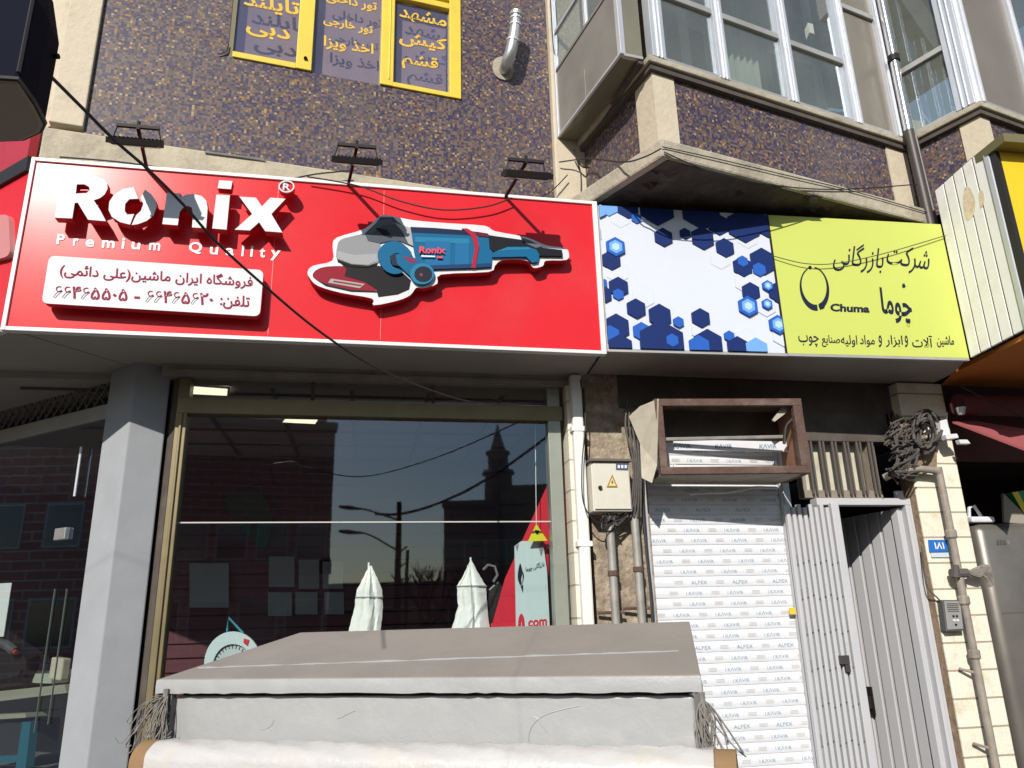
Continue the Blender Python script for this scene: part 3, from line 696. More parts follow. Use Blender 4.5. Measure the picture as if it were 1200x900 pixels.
for x_, y0_, y1_ in ((66, 690, 860), (80, 690, 850)):
    a = LF.uv(x_, y0_, -.06); b = LF.uv(x_, y1_, -.06)
    mb = MB(); rect(LF, a[0], a[0]+.005, min(a[1], b[1]), max(a[1], b[1]), -.048, .008, mb); part('pane_edge', mb, mat('green_glass_edge', (.10, .12, .11), .3), lw)
lu = LF.uv(74, 625, -.06)
mb = MB(); rect(LF, lu[0]-.05, lu[0]+.06, lu[1]-.04, lu[1]+.03, -.035, .03, mb); part('lock_plate', mb, M_galv, lw, bevel=.004)
# wall closing the left shop
mb = MB(); mb.box(LF.P(-4.2, 0, -3.2), LF.e*4.1, LF.n*.1, V((0, 0, 3.2))); mb.box(LF.P(-4.2, 3.2, -3.2), LF.e*4.15, LF.n*3.15, V((0, 0, .1))); mb.box(LF.P(-4.2, 0, -3.2), LF.e*4.15, LF.n*3.1, V((0, 0, .08)))
mb.box(LF.P(-4.3, 0, -3.2), LF.e*.1, LF.n*3.1, V((0, 0, 3.2)))
part('corner_room', mb, M_int, BL)
# ================================================================ RED SIGN
def sq(x0, y0): return S.uv(x0, y0)
zT = (sq(45, 190)[1]+sq(695, 240)[1])/2; zB = (sq(5, 382)[1]+sq(703, 412)[1])/2
uL = (sq(45, 190)[0]+sq(5, 382)[0])/2; uR = (sq(695, 240)[0]+sq(703, 412)[0])/2
rs = thing('red_shop_sign', 'big red shop sign with raised white letters and a blue angle grinder', 'sign', S.P((uL+uR)/2, zB, 0))
mb = MB()
us = [uL, S.uv(322, 300)[0], S.uv(445, 320)[0], uR]
mb.slab([S.P(uL, zB), S.P(uR, zB), S.P(uR, zT), S.P(uL, zT)], -S.n*.03)
part('face', mb, M_red, rs)
mb = MB()
for u_ in (S.uv(318, 330)[0], S.uv(447, 330)[0]): rect(S, u_, u_+.004, zB+.015, zT-.015, .0012, .002, mb)
part('panel_joint', mb, mat('joint_pink', (.72, .13, .12), .5), rs)
mb = MB(); t_ = .022
rect(S, uL, uR, zT, zT+t_, .012, .05, mb); rect(S, uL, uR, zB-t_, zB, .012, .05, mb); rect(S, uL-t_, uL, zB-t_, zT+t_, .013, .05, mb); rect(S, uR, uR+t_*1.4, zB-t_, zT+t_, .013, .05, mb)
part('frame', mb, M_whitetrim, rs, bevel=.003)
# soffit and top from sign to wall
mb = MB()
sfl = [S.P(uL, zB-.004, -.052), S.P(uR, zB-.004, -.052), ST.P(STu(684, 440), zB-.004, .004), flatv(R0)+V((-.05, .08, zB-.004))]
mb.slab(sfl, V((0, 0, .03)))
part('soffit', mb, M_soffit, rs)
mb = MB(); mb.slab([S.P(uL, zT, -.04), S.P(uR, zT, -.04), W.P(ur-.1, zT, .03), W.P(u+.05, zT, .03)], V((0, 0, .012))); part('top_sheet', mb, M_galv, rs)
mb = MB(); mb.slab([S.P(uR-.005, zB, -.05), S.P(uR-.005, zT, -.05), ST.P(STu(684, 440), zT, .0), ST.P(STu(684, 440), zB, .0)], S.e*.01); part('end_sheet', mb, M_galv, rs)
Z5 = lambda pts: zm(0, 180, 3.3333, pts)
LT = .1
def raised(name, outer, holes=(), th=LT):
    mb = MB(); outline_with_holes(mb, S, Z5(outer), [Z5(h) for h in holes], th, .055, 0, 1)
    return part('raised_letter', mb, [M_white, M_redside], rs)
# pixel outlines are seen at the raised face, so unproject them there
raised('R', [(240, 84), (330, 86), (378, 89), (405, 100), (419, 116), (420, 138), (408, 160), (390, 174), (366, 182), (392, 222), (414, 264), (344, 258), (322, 222), (304, 192), (292, 192), (282, 253), (213, 250), (226, 168)], [[(300, 120), (330, 120), (348, 130), (350, 143), (338, 154), (296, 156)]])
raised('o', [(522, 130), (541, 176), (505, 178), (489, 196), (487, 224), (497, 238), (524, 236), (508, 277), (470, 268), (437, 247), (424, 220), (427, 188), (445, 160), (480, 138)])
raised('o', [(566, 140), (590, 158), (608, 182), (612, 208), (600, 240), (574, 262), (540, 275), (514, 279), (532, 240), (550, 224), (560, 196), (549, 172)])
raised('n', [(652, 153), (706, 155), (704, 172), (726, 160), (756, 157), (788, 166), (806, 184), (811, 212), (805, 291), (750, 288), (754, 232), (748, 210), (732, 204), (714, 212), (702, 228), (694, 280), (634, 275)])
raised('i', [(845, 160), (898, 163), (885, 297), (829, 292)]); raised('i', [(856, 104), (908, 107), (902, 139), (850, 135)])
raised('x', [(935, 168), (1000, 172), (1023, 206), (1056, 172), (1116, 176), (1060, 236), (1103, 308), (1036, 303), (1012, 268), (976, 300), (917, 297), (985, 236)])
mb = MB(); cc = (1119, 128)
outline_with_holes(mb, S, Z5(ellipse(*cc, 31, 24, 28)), [Z5(ellipse(*cc, 26, 19.5, 28))], LT+.004, .012)
text(mb, S, 'R', *Z5([(1104, 141), (1133, 144), (1106, 115)]), off=LT+.004, th=.012, bold=.02)
part('registered_mark', mb, M_white, rs)
mb = MB(); outline_with_holes(mb, S, Z5(ellipse(*cc, 31, 24, 28)), [], LT-.008, .05); part('registered_disc', mb, M_red, rs)
mb = MB()
for ch, bl_, br_, h in (('P', (220, 353), (250, 355), 40), ('r', (285, 359), (304, 360), 28), ('e', (333, 363), (366, 365), 29), ('m', (397, 367), (446, 370), 29), ('i', (474, 371), (484, 372), 42), ('u', (512, 373), (546, 375), 29), ('m', (581, 376), (624, 379), 29),
                       ('Q', (735, 390), (786, 393), 46), ('u', (818, 393), (850, 395), 29), ('a', (880, 397), (912, 399), 29), ('l', (942, 400), (950, 401), 42), ('i', (976, 402), (986, 403), 42), ('t', (1012, 405), (1034, 406), 36), ('y', (1054, 416), (1092, 419), 40)):
    text(mb, S, ch, *Z5([bl_, br_, (bl_[0]+h*.12, bl_[1]-h)]), off=.004, th=.004, bold=.02)
part('tagline', mb, M_wprint, rs)
# address plate
def rounded(quadpx, r=.06, n=5):
    out = []; N = len(quadpx)
    for i in range(N):
        p = V((*quadpx[i], 0)); a = V((*quadpx[i-1], 0)); b = V((*quadpx[(i+1) % N], 0))
        rr_ = r*min((a-p).length, (b-p).length); pa = p+(a-p).normalized()*rr_; pb = p+(b-p).normalized()*rr_
        for k in range(n+1):
            t = k/n; q_ = pa*(1-t)**2+p*2*t*(1-t)+pb*t*t; out.append((q_.x, q_.y))
    return out
mb = MB(); panel(S, rounded(Z5([(192, 398), (1030, 455), (1015, 636), (162, 584)]), .14), .085, .05, mb, 0, 1)
pt = part('address_plate', mb, [M_white, M_redside], rs)
mb = MB()
text(mb, S, 'فروشگاه ایران ماشین(علی دائمی)', *Z5([(230, 484), (985, 530), (238, 428)]), off=.088, th=.004, bold=.012, fa=True)
txt2 = '\u06f6\u06f6\u06f4\u06f6\u06f5\u06f5\u06f0\u06f5 - \u06f6\u06f6\u06f4\u06f6\u06f5\u06f6\u06f2\u06f0'
part('lettering', mb, M_maroon_ink, pt); mb = MB(); text(mb, S, txt2, *Z5([(208, 562), (832, 592), (213, 514)]), off=.088, th=.004, bold=.016)
part('lettering', mb, M_maroon_ink, pt); mb = MB(); text(mb, S, 'تلفن:', *Z5([(858, 604), (973, 612), (862, 548)]), off=.088, th=.004, bold=.014, fa=True)
part('lettering', mb, M_maroon_ink, pt)
# grinder cut-out
Z6 = lambda pts: zm(340, 210, 3.3333, pts)
def sm(pts, n=4):
    P_ = [pts[-1]]+list(pts)+[pts[0], pts[1]]; out = []
    for i in range(1, len(P_)-2):
        for k in range(n):
            t = k/n; a, b, c_, d_ = [V((*q, 0)) for q in P_[i-1:i+3]]
            q = .5*((2*b)+(c_-a)*t+(2*a-5*b+4*c_-d_)*t*t+(3*b-a-3*c_+d_)*t**3); out.append((q.x, q.y))
    return out
gb = MB(); GO = .075
outline_with_holes(gb, S, Z6(sm([(68, 362), (90, 338), (165, 318), (166, 262), (182, 228), (290, 194), (345, 148), (380, 140), (480, 160), (620, 172), (760, 182), (800, 203), (920, 226), (1000, 258), (1070, 268), (1088, 285), (1080, 315), (1000, 318), (988, 338), (950, 346), (925, 318), (830, 316), (800, 338), (775, 362), (590, 372), (575, 408), (520, 426), (492, 424), (470, 452), (420, 474), (326, 492), (320, 466), (200, 444), (110, 417), (78, 388)], 3)), [], GO, .05, 0, 1)
board = part('grinder_cutout', gb, [M_white, M_redside], rs)
lay = [0]
def pr(name, pts, col, smooth_=False, rough=.55):
    lay[0] += 1
    mb = MB(); outline_with_holes(mb, S, Z6(sm(pts, 3) if smooth_ else pts), [], GO+.0008*lay[0], .0008*lay[0]+.001)
    return part(name, mb, mat('print_'+name, tuple(c*.6 for c in col), rough, spec=.12), board)
DBL = (.02, .08, .22); MBL = (.012, .19, .41); LBL = (.035, .30, .54)
pr('disc', [(88, 372), (110, 350), (160, 340), (250, 345), (330, 390), (340, 435), (240, 432), (150, 412), (100, 392)], (.42, .02, .045), True)
pr('disc_edge', [(100, 392), (150, 412), (240, 432), (340, 437), (340, 443), (240, 440), (140, 418)], (.03, .025, .03))
pr('disc_guard', [(190, 322), (260, 335), (345, 338), (430, 355), (472, 395), (465, 430), (420, 450), (345, 460), (336, 430), (290, 400), (212, 378), (220, 350)], (.025, .022, .026))
pr('disc_label', [(160, 388), (292, 409), (272, 426), (148, 404)], (.62, .55, .55))
pr('disc_label_line', [(172, 396), (280, 413), (276, 418), (166, 401)], (.35, .05, .08))
pr('wheel_cover', [(184, 262), (196, 238), (230, 226), (300, 214), (350, 240), (345, 325), (305, 340), (240, 336), (184, 316)], (.42, .43, .46), True)
pr('wheel_cover_shade', [(184, 280), (250, 296), (346, 290), (345, 318), (300, 334), (240, 330), (184, 308)], (.55, .56, .58))
pr('wheel_cover_rim', [(184, 312), (240, 332), (305, 337), (340, 326), (338, 334), (300, 345), (238, 341), (186, 322)], (.02, .02, .022))
pr('gear_head', [(292, 212), (335, 172), (352, 148), (402, 148), (418, 165), (470, 200), (478, 262), (430, 242), (392, 240), (350, 250), (304, 240)], (.13, .14, .18))
pr('gear_head_highlight', [(345, 160), (395, 154), (410, 175), (360, 180), (320, 212), (305, 212)], (.20, .22, .27))
for i in range(3): pr('gear_head_slot', [(332+i*14, 190+i*3), (348+i*14, 190+i*3), (384+i*8, 222+i*2), (368+i*8, 222+i*2)], (.02, .02, .025))
pr('collar', [(408, 170), (472, 190), (484, 262), (462, 252), (440, 205)], (.60, .61, .62))
pr('motor_body', [(470, 186), (560, 190), (690, 200), (772, 212), (794, 240), (786, 340), (720, 346), (560, 350), (500, 352), (484, 280)], MBL)
pr('motor_body_top', [(470, 186), (560, 190), (690, 200), (772, 212), (778, 222), (690, 218), (560, 212), (474, 208)], (.02, .035, .10))
pr('motor_body_band', [(488, 225), (700, 232), (700, 252), (488, 246)], LBL)
pr('motor_plate', [(528, 240), (628, 244), (626, 340), (528, 342)], (.028, .22, .50))
pr('motor_plate', [(644, 248), (700, 250), (700, 338), (644, 340)], (.025, .19, .45))
pr('motor_body_shade', [(500, 338), (786, 328), (784, 342), (720, 346), (500, 352)], DBL)
pr('rear_dark_panel', [(730, 205), (772, 212), (776, 226), (735, 222)], (.22, .02, .05))
pr('red_strip', [(672, 192), (692, 192), (726, 212), (738, 262), (724, 346), (708, 346), (722, 266), (708, 222)], (.62, .03, .07))
pr('rear_handle', [(776, 218), (800, 222), (915, 238), (955, 262), (990, 268), (1062, 276), (1064, 300), (965, 298), (910, 275), (860, 262), (800, 285), (780, 270)], (.02, .022, .03))
pr('rear_handle_highlight', [(905, 228), (935, 238), (985, 262), (960, 268), (920, 250)], (.20, .21, .25))
pr('rear_handle_grip', [(790, 288), (850, 264), (930, 264), (962, 275), (974, 295), (968, 322), (945, 326), (922, 302), (790, 304)], MBL)
pr('rear_handle_edge', [(800, 284), (850, 266), (930, 266), (945, 274), (850, 276)], LBL)
pr('side_handle_collar', [(342, 300), (352, 268), (385, 244), (430, 246), (470, 280), (470, 300), (415, 288), (392, 306), (400, 340), (440, 360), (405, 370), (365, 350)], MBL, True)
pr('side_handle_ring', [(388, 302), (408, 288), (430, 300), (428, 340), (400, 335)], (.03, .045, .08))
pr('side_handle_tube', [(412, 294), (440, 288), (540, 330), (560, 360), (520, 410), (478, 386), (418, 330)], MBL)
pr('side_handle_stripe', [(440, 300), (480, 308), (498, 322), (470, 330)], (.32, .06, .12))
pr('side_handle_end', ellipse(516, 369, 47, 41, 30), LBL)
pr('side_handle_cap', ellipse(520, 371, 35, 31, 28), (.03, .035, .06))
pr('side_handle_bolt', ellipse(512, 373, 6, 6, 10), (.5, .08, .1))
mb = MB(); text(mb, S, 'Ronix', *Z6([(503, 288), (606, 290), (505, 262)]), off=GO+.0008*lay[0]+.001, th=.002, bold=.03, mi=0)
panel(S, Z6([(574, 300), (595, 301), (595, 309), (574, 308)]), GO+.0008*lay[0]+.001, .002, mb)
mb2 = MB(); rect_ = panel(S, Z6([(512, 297), (566, 299), (566, 304), (512, 302)]), GO+.0008*lay[0]+.001, .002, mb2)
part('maker_name', mb, mat('print_name_red', (.68, .04, .07), .4), board); part('fine_print', mb2, M_wprint, board)

# --- left return of the sign round the corner
cpt = S.P(uL-.02, 0, 0); LSN = Pl((cpt.x, cpt.y), -V((-.86, .51, 0)))
ls = thing('red_side_sign', 'red sign panel turning the corner at the left edge under the dark sign box', 'sign', LSN.P(-1, zB, 0))
mb = MB(); rect(LSN, -3, -.02, zB, zT-.06, 0, .03, mb); part('face', mb, M_red, ls)
mb = MB(); rect(LSN, -3, -.012, zT-.06, zT+.03, .02, .06, mb); part('top_trim', mb, M_boxe, ls)
mb = MB(); rect(LSN, -3, -.02, zB-.02, zB, .012, .05, mb); part('bottom_trim', mb, M_whitetrim, ls)
mb = MB(); mb.slab([LSN.P(-3, zB-.008, -.03), LSN.P(-.0, zB-.008, -.03), flatv(R0)+V((-.05, .08, zB-.008)), LF.P(-3, zB-.008, -.05)], V((0, 0, .03))); part('soffit', mb, M_soffit, ls)
mb = MB(); rect(LSN, -3, -.3, zT+.03, zT+.6, -.1, .05, mb); part('upper_panel', mb, mat('dull_red_panel', (.42, .03, .05), .5, var=.1), ls)
mb = MB(); panel(LSN, rounded([(-30, 258), (10, 250), (12, 300), (-30, 310)], .2), .03, .03, mb); part('pale_badge', mb, mat('pale_red_badge', (.55, .22, .22), .5), ls)

# ================================================================ DARK PROJECTING SIGN, top left
zd = (EYE + ray(52, 147).z/ray(52, 147).y*.72)
pd = [(-70, 90), (21, 96), (40, 124), (52, 147), (47, 157), (27, 166), (-70, 170)]
bp_ = [atz(x, y, zd) for x, y in pd]
dsn = thing('projecting_sign', 'dark navy hanging sign box with rounded bottom cut off by the top left corner', 'sign', bp_[3])
n_ = len(bp_); cen = sum(bp_, V())/n_
bh = .095
lo = [p.copy() for p in bp_]; hi = [V((p.x, p.y, zd+bh*1.15)) for p in bp_]; top = [cen.lerp(V((p.x, p.y, 0)), .62) for p in bp_]; top = [V((p.x, p.y, zd+bh*1.75)) for p in top]
mb = MB(); mb.add(lo+hi+top, [tuple(range(n_))]+[tuple(2*n_+i for i in range(n_))[::-1]])
for L_ in (0, 1):
    for i in range(n_):
        j = (i+1) % n_; mb.f.append([L_*n_+j, L_*n_+i, (L_+1)*n_+i, (L_+1)*n_+j]); mb.m.append(0)
mb.m[0] = 1
part('case', mb, [M_box, M_boxu], dsn, bevel=.004)
mb = MB(); mb.tube([p+V((0, 0, .004)) for p in lo]+[lo[0]+V((0, 0, .004))], .0025, 6); part('edge_trim', mb, M_boxe, dsn)
mb = MB(); mb.tube([lo[1]+V((0, -.002, .01)), hi[1]+V((0, -.002, 0)), top[1]], .002, 6); part('corner_trim', mb, M_boxe, dsn)
mb = MB(); c_ = aty(66, 66, .712); mb.tube([c_-V((.012, 0, 0)), c_+V((.003, 0, 0))], .003, 8); part('side_bolt', mb, M_black, dsn)
mb = MB(); mb.tube([cen+V((-.04, 0, bh*1.6)), cen+V((-.16, 0, 2.3))], .0008, 6); part('hanger_rod', mb, M_boxe, dsn)
mb = MB(); mb.tube(smoothline([cen+V((-.16, 0, 2.3)), cen+V((-4, -.3, 2.2)), cen+V((-9, -.8, 2.6))], 8), .0015, 6); part('span_wire', mb, M_boxe, dsn)

# ================================================================ HEXAGON SIGN AND LIME SIGN
def lq(x, y): return LM.uv(x, y)
hu0 = (lq(703, 240)[0]+lq(706, 410)[0])/2+.012; hu1 = (lq(903, 255)[0]+lq(919, 413)[0])/2; lu1 = (lq(1103, 265)[0]+lq(1134, 417)[0])/2
hz0, hz1 = 3.197, 4.16
hs = thing('hexagon_sign', 'white sign with navy and blue hexagon pattern right of the red sign', 'sign', LM.P((hu0+hu1)/2, hz0, 0))
mb = MB(); rect(LM, hu0, hu1-.012, hz0, hz1, 0, .03, mb); part('face', mb, M_wvinyl, hs)
mb = MB(); rect(LM, hu1-.011, hu1+.002, hz0-.002, hz1, .004, .036, mb); part('divider', mb, M_black, hs)
def clip(poly, u0, u1, za, zb_):
    def cut(P_, f_, inter):
        out = []
        for i in range(len(P_)):
            a, b = P_[i-1], P_[i]
            if f_(b):
                if not f_(a): out.append(inter(a, b))
                out.append(b)
            elif f_(a): out.append(inter(a, b))
        return out
    def iu(c): return lambda a, b: (c, a[1]+(b[1]-a[1])*(c-a[0])/(b[0]-a[0]))
    def iz(c): return lambda a, b: (a[0]+(b[0]-a[0])*(c-a[1])/(b[1]-a[1]), c)
    for f_, g_ in ((lambda p: p[0] >= u0, iu(u0)), (lambda p: p[0] <= u1, iu(u1)), (lambda p: p[1] >= za, iz(za)), (lambda p: p[1] <= zb_, iz(zb_))):
        poly = cut(poly, f_, g_)
        if len(poly) < 3: return []
    return poly
HX = [M_navy, M_blue, M_sky1, M_sky2, M_grline, M_wvinyl]
hm = MB(); cnt = [0]
def hexa(x, y, r, mi, hole=0):
    cnt[0] += 1
    px, py = 680+x/4.615, 220+y/4.615
    cu, cz = LM.uv(px, py); sc_ = LM.uv(px+10, py)[0]-cu; R_ = r/4.615*sc_/10
    P_ = clip([(cu+R_*sin(k*pi/3), cz+R_*cos(k*pi/3)) for k in range(6)], hu0+.001, hu1-.013, hz0+.001, hz1-.001)
    if len(P_) < 3: return
    o_ = .0007+.00025*cnt[0]
    hm.slab([LM.P(a, b, o_) for a, b in P_], -LM.n*(o_+.001), mi)
for x, y, r in ((215, 160, 62), (900, 270, 62), (755, 385, 60), (200, 455, 66), (340, 590, 66), (180, 720, 66), (890, 510, 64), (1000, 640, 60), (890, 815, 60), (650, 770, 58), (1090, 800, 60), (60, 250, 60), (320, 130, 60)):
    hexa(x, y, r, 4); hexa(x, y, r-2.5, 5)
def glow(x, y, r):
    for k, mi in enumerate((1, 2, 3)): hexa(x, y, r*(1-.3*k), mi)
for x, y, r, mi in ((150, 100, 60, 2), (255, 110, 64, 0), (410, 110, 104, 0), (650, 120, 115, 0), (745, 200, 62, 0), (880, 210, 94, 0), (1000, 165, 110, 0), (302, 168, 30, 1), (660, 275, 66, 0), (565, 250, 32, 0),
                   (448, 270, 54, 0), (780, 327, 54, 0), (985, 400, 75, 0), (965, 445, 38, 1), (1010, 110, 60, 1), (875, 430, 56, 0), (875, 400, 31, 1), (920, 565, 53, 0), (1070, 570, 60, 0),
                   (165, 395, 56, 0), (205, 540, 58, 0), (203, 580, 32, 1), (120, 580, 52, 0), (112, 520, 34, 1), (300, 656, 56, 0), (195, 755, 74, 0), (160, 800, 55, 1), (215, 865, 72, 0), (330, 780, 52, 1), (428, 695, 66, 0), (440, 850, 135, 0), (494, 828, 36, 1), (528, 730, 31, 1),
                   (648, 708, 54, 0), (690, 850, 84, 0), (640, 860, 60, 1), (802, 806, 30, 1), (850, 870, 64, 0), (950, 880, 66, 2), (100, 130, 40, 2)):
    hexa(x, y, r, mi)
glow(188, 325, 56); glow(903, 645, 56); glow(1008, 535, 30); glow(1005, 634, 30); glow(1065, 745, 52)
part('hexagon_print', hm, HX, hs)
mb = MB(); mb.slab([LM.P(hu0-.015, hz0-.006, -.032), LM.P(hu1, hz0-.006, -.032), ST.P(STu(900, 430), hz0-.006, .0), ST.P(STu(690, 440), hz0-.006, .0)], V((0, 0, .03))); part('soffit', mb, M_soffit, hs)
mb = MB(); rect(LM, hu0-.012, hu1, hz0-.02, hz0-.002, .003, .034, mb); rect(LM, hu0-.014, hu0-.001, hz0-.002, hz1, .004, .036, mb); part('trim', mb, M_alu2, hs)
lsn = thing('lime_sign', 'lime yellow company sign with navy Persian lettering and a ring logo', 'sign', LM.P((hu1+lu1)/2, hz0, 0))
mb = MB(); rect(LM, hu1+.003, lu1, hz0, hz1, .002, .03, mb); part('face', mb, M_lime, lsn)
mb = MB(); rect(LM, hu1+.003, lu1, hz0-.018, hz0-.001, .003, .034, mb); part('trim', mb, M_alu2, lsn)
mb = MB(); mb.slab([LM.P(hu1+.001, hz0-.006, -.032), LM.P(lu1, hz0-.006, -.032), ST.P(STu(1100, 440), hz0-.006, .0), ST.P(STu(900, 430)+.002, hz0-.006, .0)], V((0, 0, .03))); part('soffit', mb, M_soffit, lsn)
Z8 = lambda pts: zm(890, 200, 3.871, pts)
mb = MB()
def T8(s_, a, b, c_, bold, fa=True):
    q_ = MB(); text(q_, LM, s_, *Z8([a, b, c_]), off=.005, th=.003, bold=bold, fa=fa); part('lettering', q_, M_ink, lsn)
# the first line climbs to the right, word by word, as in the calligraphy
T8('شرکت', (568, 448), (762, 478), (590, 330), .0); T8('بازرگانی', (330, 452), (556, 470), (350, 322), .0)
T8('چوما', (560, 692), (700, 712), (545, 528), .02)
T8('Chuma', (322, 637), (500, 644), (322, 602), .035, False)
# short vowel mark over the first letter
panel(LM, Z8([(650, 512), (658, 512), (664, 526), (656, 532), (648, 528)]), .005, .003, mb); part('vowel_mark', mb, M_ink, lsn)
for s_, a, b in (('ماشین', 808, 885), ('آلات', 695, 788), ('و', 662, 676), ('ابزار', 575, 652), ('و', 543, 558), ('مواد', 458, 525), ('اولیه', 372, 446), ('صنایع', 285, 368), ('چوب', 180, 272)):
    yb = 790+(a-180)*.004; T8(s_, (a, yb+8), (b, yb+10), (a-4, yb-46), .003)
mb = MB()
# ring logo: two tapering halves and a small open circle
def ring_part(a0, a1, n=26):
    o_, i_ = [], []
    for k in range(n+1):
        a = a0+(a1-a0)*k/n; t = (1+sin(a))/2   # sin>0 is the bottom in pixels
        th_ = 5+22*t**1.5
        o_.append((250+66*cos(a), 535+100*sin(a))); i_.append((250+(66-th_*.8)*cos(a), 535+(100-th_)*sin(a)))
    return o_+i_[::-1]
rot_ = lambda P_: [(250+(x-250)*cos(-.14)-(y-535)*sin(-.14), 535+(x-250)*sin(-.14)+(y-535)*cos(-.14)) for x, y in P_]
for a0, a1 in ((-pi/2+.22, pi/2-.18), (pi/2-.02, 3*pi/2-.3)): panel(LM, Z8(rot_(ring_part(a0, a1))), .005, .003, mb)
panel(LM, Z8(rot_(ellipse(243, 437, 8, 8, 10))), .005, .003, mb)
outline_with_holes(mb, LM, Z8(ellipse(283, 612, 14, 15, 16)), [Z8(ellipse(283, 612, 7.5, 8, 16))], .0065, .003)
part('logo', mb, M_ink, lsn)

# ================================================================ YELLOW NEIGHBOUR SIGN
ya = LM.P(lu1+.004, 0, .0); yb_ = flatv(atz(1200, 386, 3.24)); YS = Pl((ya.x, ya.y), (yb_.x-ya.x, yb_.y-ya.y)); ylen = (yb_-flatv(ya)).length
YS = Pl((yb_.x, yb_.y), (ya.x-yb_.x, ya.y-yb_.y)); YS.n = -YS.n if YS.n.x > 0 else YS.n
yz0, yz1 = 3.195, YS.at(1088, 229)[2]
ysn = thing('yellow_shop_sign', 'yellow neighbour sign box with white panelled side jutting out at the right edge', 'sign', V((yb_.x, yb_.y, yz0)))
pe = V((YS.p.x, YS.p.y, 0)); dv = (flatv(ya)-pe).normalized()
inn_ = V((dv.y, -dv.x, 0));  inn_ = inn_ if inn_.x > 0 else -inn_
mb = MB(); L_ = ylen
seams = 5
for k in range(seams):
    a = L_*k/seams; b = L_*(k+1)/seams-.008
    zl_ = lambda d_: yz0+.045*(1-d_/L_); zh_ = lambda d_: yz1+.07*(1-d_/L_)
    mb.slab([pe+dv*a+V((0, 0, zl_(a))), pe+dv*b+V((0, 0, zl_(b))), pe+dv*b+V((0, 0, zh_(b))), pe+dv*a+V((0, 0, zh_(a)))], inn_*.02)
mb.slab([pe+inn_*.004+V((0, 0, zl_(0)+.004)), pe+inn_*.004+dv*(L_-.01)+V((0, 0, zl_(L_)+.004)), pe+inn_*.004+dv*(L_-.01)+V((0, 0, zh_(L_)-.004)), pe+inn_*.004+V((0, 0, zh_(0)-.004))], inn_*.02, 1)
part('side_panel', mb, [M_pvcpanel, M_dark], ysn, bevel=.004)
mb = MB(); mb.box(pe-dv*.045-inn_*.01+V((0, 0, yz0)), dv*.04, inn_*.05, V((0, 0, yz1-yz0+.02))); part('edge_trim', mb, M_alu, ysn, bevel=.006)
mb = MB(); mb.box(pe-dv*.09-inn_*.004+V((0, 0, yz0)), dv*.04, inn_*.1, V((0, 0, yz1-yz0+.06))); part('dark_trim', mb, M_boxe, ysn)
fdir = V((cos(radians(9)), sin(radians(9)), 0))
yo = pe-dv*.09
mb = MB(); mb.box(yo+inn_*.03+V((0, 0, yz0)), fdir*3, V((fdir.y, -fdir.x, 0))*-.03, V((0, 0, yz1-yz0))); part('face', mb, M_ysign, ysn)
mb = MB(); mb.box(yo-V((fdir.y, -fdir.x, 0))*-.10-inn_*.02+V((0, 0, yz1+.0)), fdir*3, -V((fdir.y, -fdir.x, 0))*.5, V((0, 0, .06))); part('top_cap', mb, M_olive, ysn)
mb = MB(); mb.slab([yo+V((0, 0, yz0-.004)), yo+fdir*3+V((0, 0, yz0-.004)), yo+fdir*3+V((0, 1.2, yz0-.004)), flatv(ST.P(STu(1088, 446), 0, .0))+V((0, 0, yz0-.004))], V((0, 0, .03))); part('soffit', mb, M_orange, ysn)
mb = MB()
for pts in ([(1118, 318), (1150, 300), (1170, 288)],): pass
stain = [(1130, 222), (1136, 219), (1143, 235), (1141, 252), (1133, 258), (1129, 243)]
# rust stains on the panel, thin patches with a shape of their own
for pts in (stain, [(1147, 226), (1152, 224), (1154, 236), (1149, 244)]):
    qq = [YS.at(x, y) - inn_*.0015 for x, y in sm(pts, 3)]; mb.slab(qq, inn_*.004)
part('rust_stain', mb, mat('rust_stain', (.72, .60, .44), .8, var=.3, vscale=30), ysn)

# ================================================================ FLOODLIGHTS on the red sign
def floodlight(px, py, label, first=None):
    base = S.at(px, py, .0); base.z = zT+.03
    if first is not None:
        r = first.copy(); COL.objects.link(r); r.location = base; r['label'] = label
        for ch in first.children:
            c_ = ch.copy(); COL.objects.link(c_); c_.parent = r
        return r
    t_ = thing('floodlight', label, 'floodlight', base, 'black floodlights on arms above the red sign')
    e, n, z = S.e, W.n, V((0, 0, 1))
    mb = MB(); mb.box(base-e*.008-n*.06-z*.03, e*.016, n*.46, z*.016); part('arm', mb, M_black, t_)
    c_ = base+n*.385-z*.022
    h = base+n*.375-z*.115; ax = (-n*.86+z*.5).normalized(); up = (z*.86+n*.5).normalized()
    mb = MB(); mb.box(c_-e*.105, e*.21, n*.016, z*.018)
    for sg in (-1, 1): mb.tube([c_+e*(.1*sg)+n*.008+z*.005, h+e*(.125*sg)+ax*.0], .0035, 5)
    mb.tube([c_+z*.015+n*.008, c_+z*.04+n*.008], .009, 8); part('bracket', mb, M_black, t_)
    mb = MB(); mb.box(h-e*.125-ax*.07, e*.25, ax*.14, up*.026)
    for k in range(13): mb.box(h-e*(.12-.02*k)-ax*.06+up*.026, e*.005, ax*.12, up*.014)
    part('lamp_head', mb, mat('floodlight_case', (.016, .014, .013), .6, spec=.2), t_, bevel=.004)
    mb = MB(); mb.box(h-e*.11-ax*.06-up*.006, e*.22, ax*.12, up*.007); part('lamp_glass', mb, mat('lamp_glass', (.10, .09, .085), .2, spec=.6), t_)
    mb = MB(); mb.box(h-e*.135-ax*.076, e*.27, ax*.006, up*.03); part('visor', mb, M_black, t_)
    return t_
f0 = floodlight(172, 200, 'black floodlight on an arm over the raised letters, leftmost of three')
floodlight(408, 218, 'black floodlight on an arm over the blue grinder head, middle of three', f0)
floodlight(592, 232, 'black floodlight on an arm over the grinder handle, nearest the pilaster', f0)

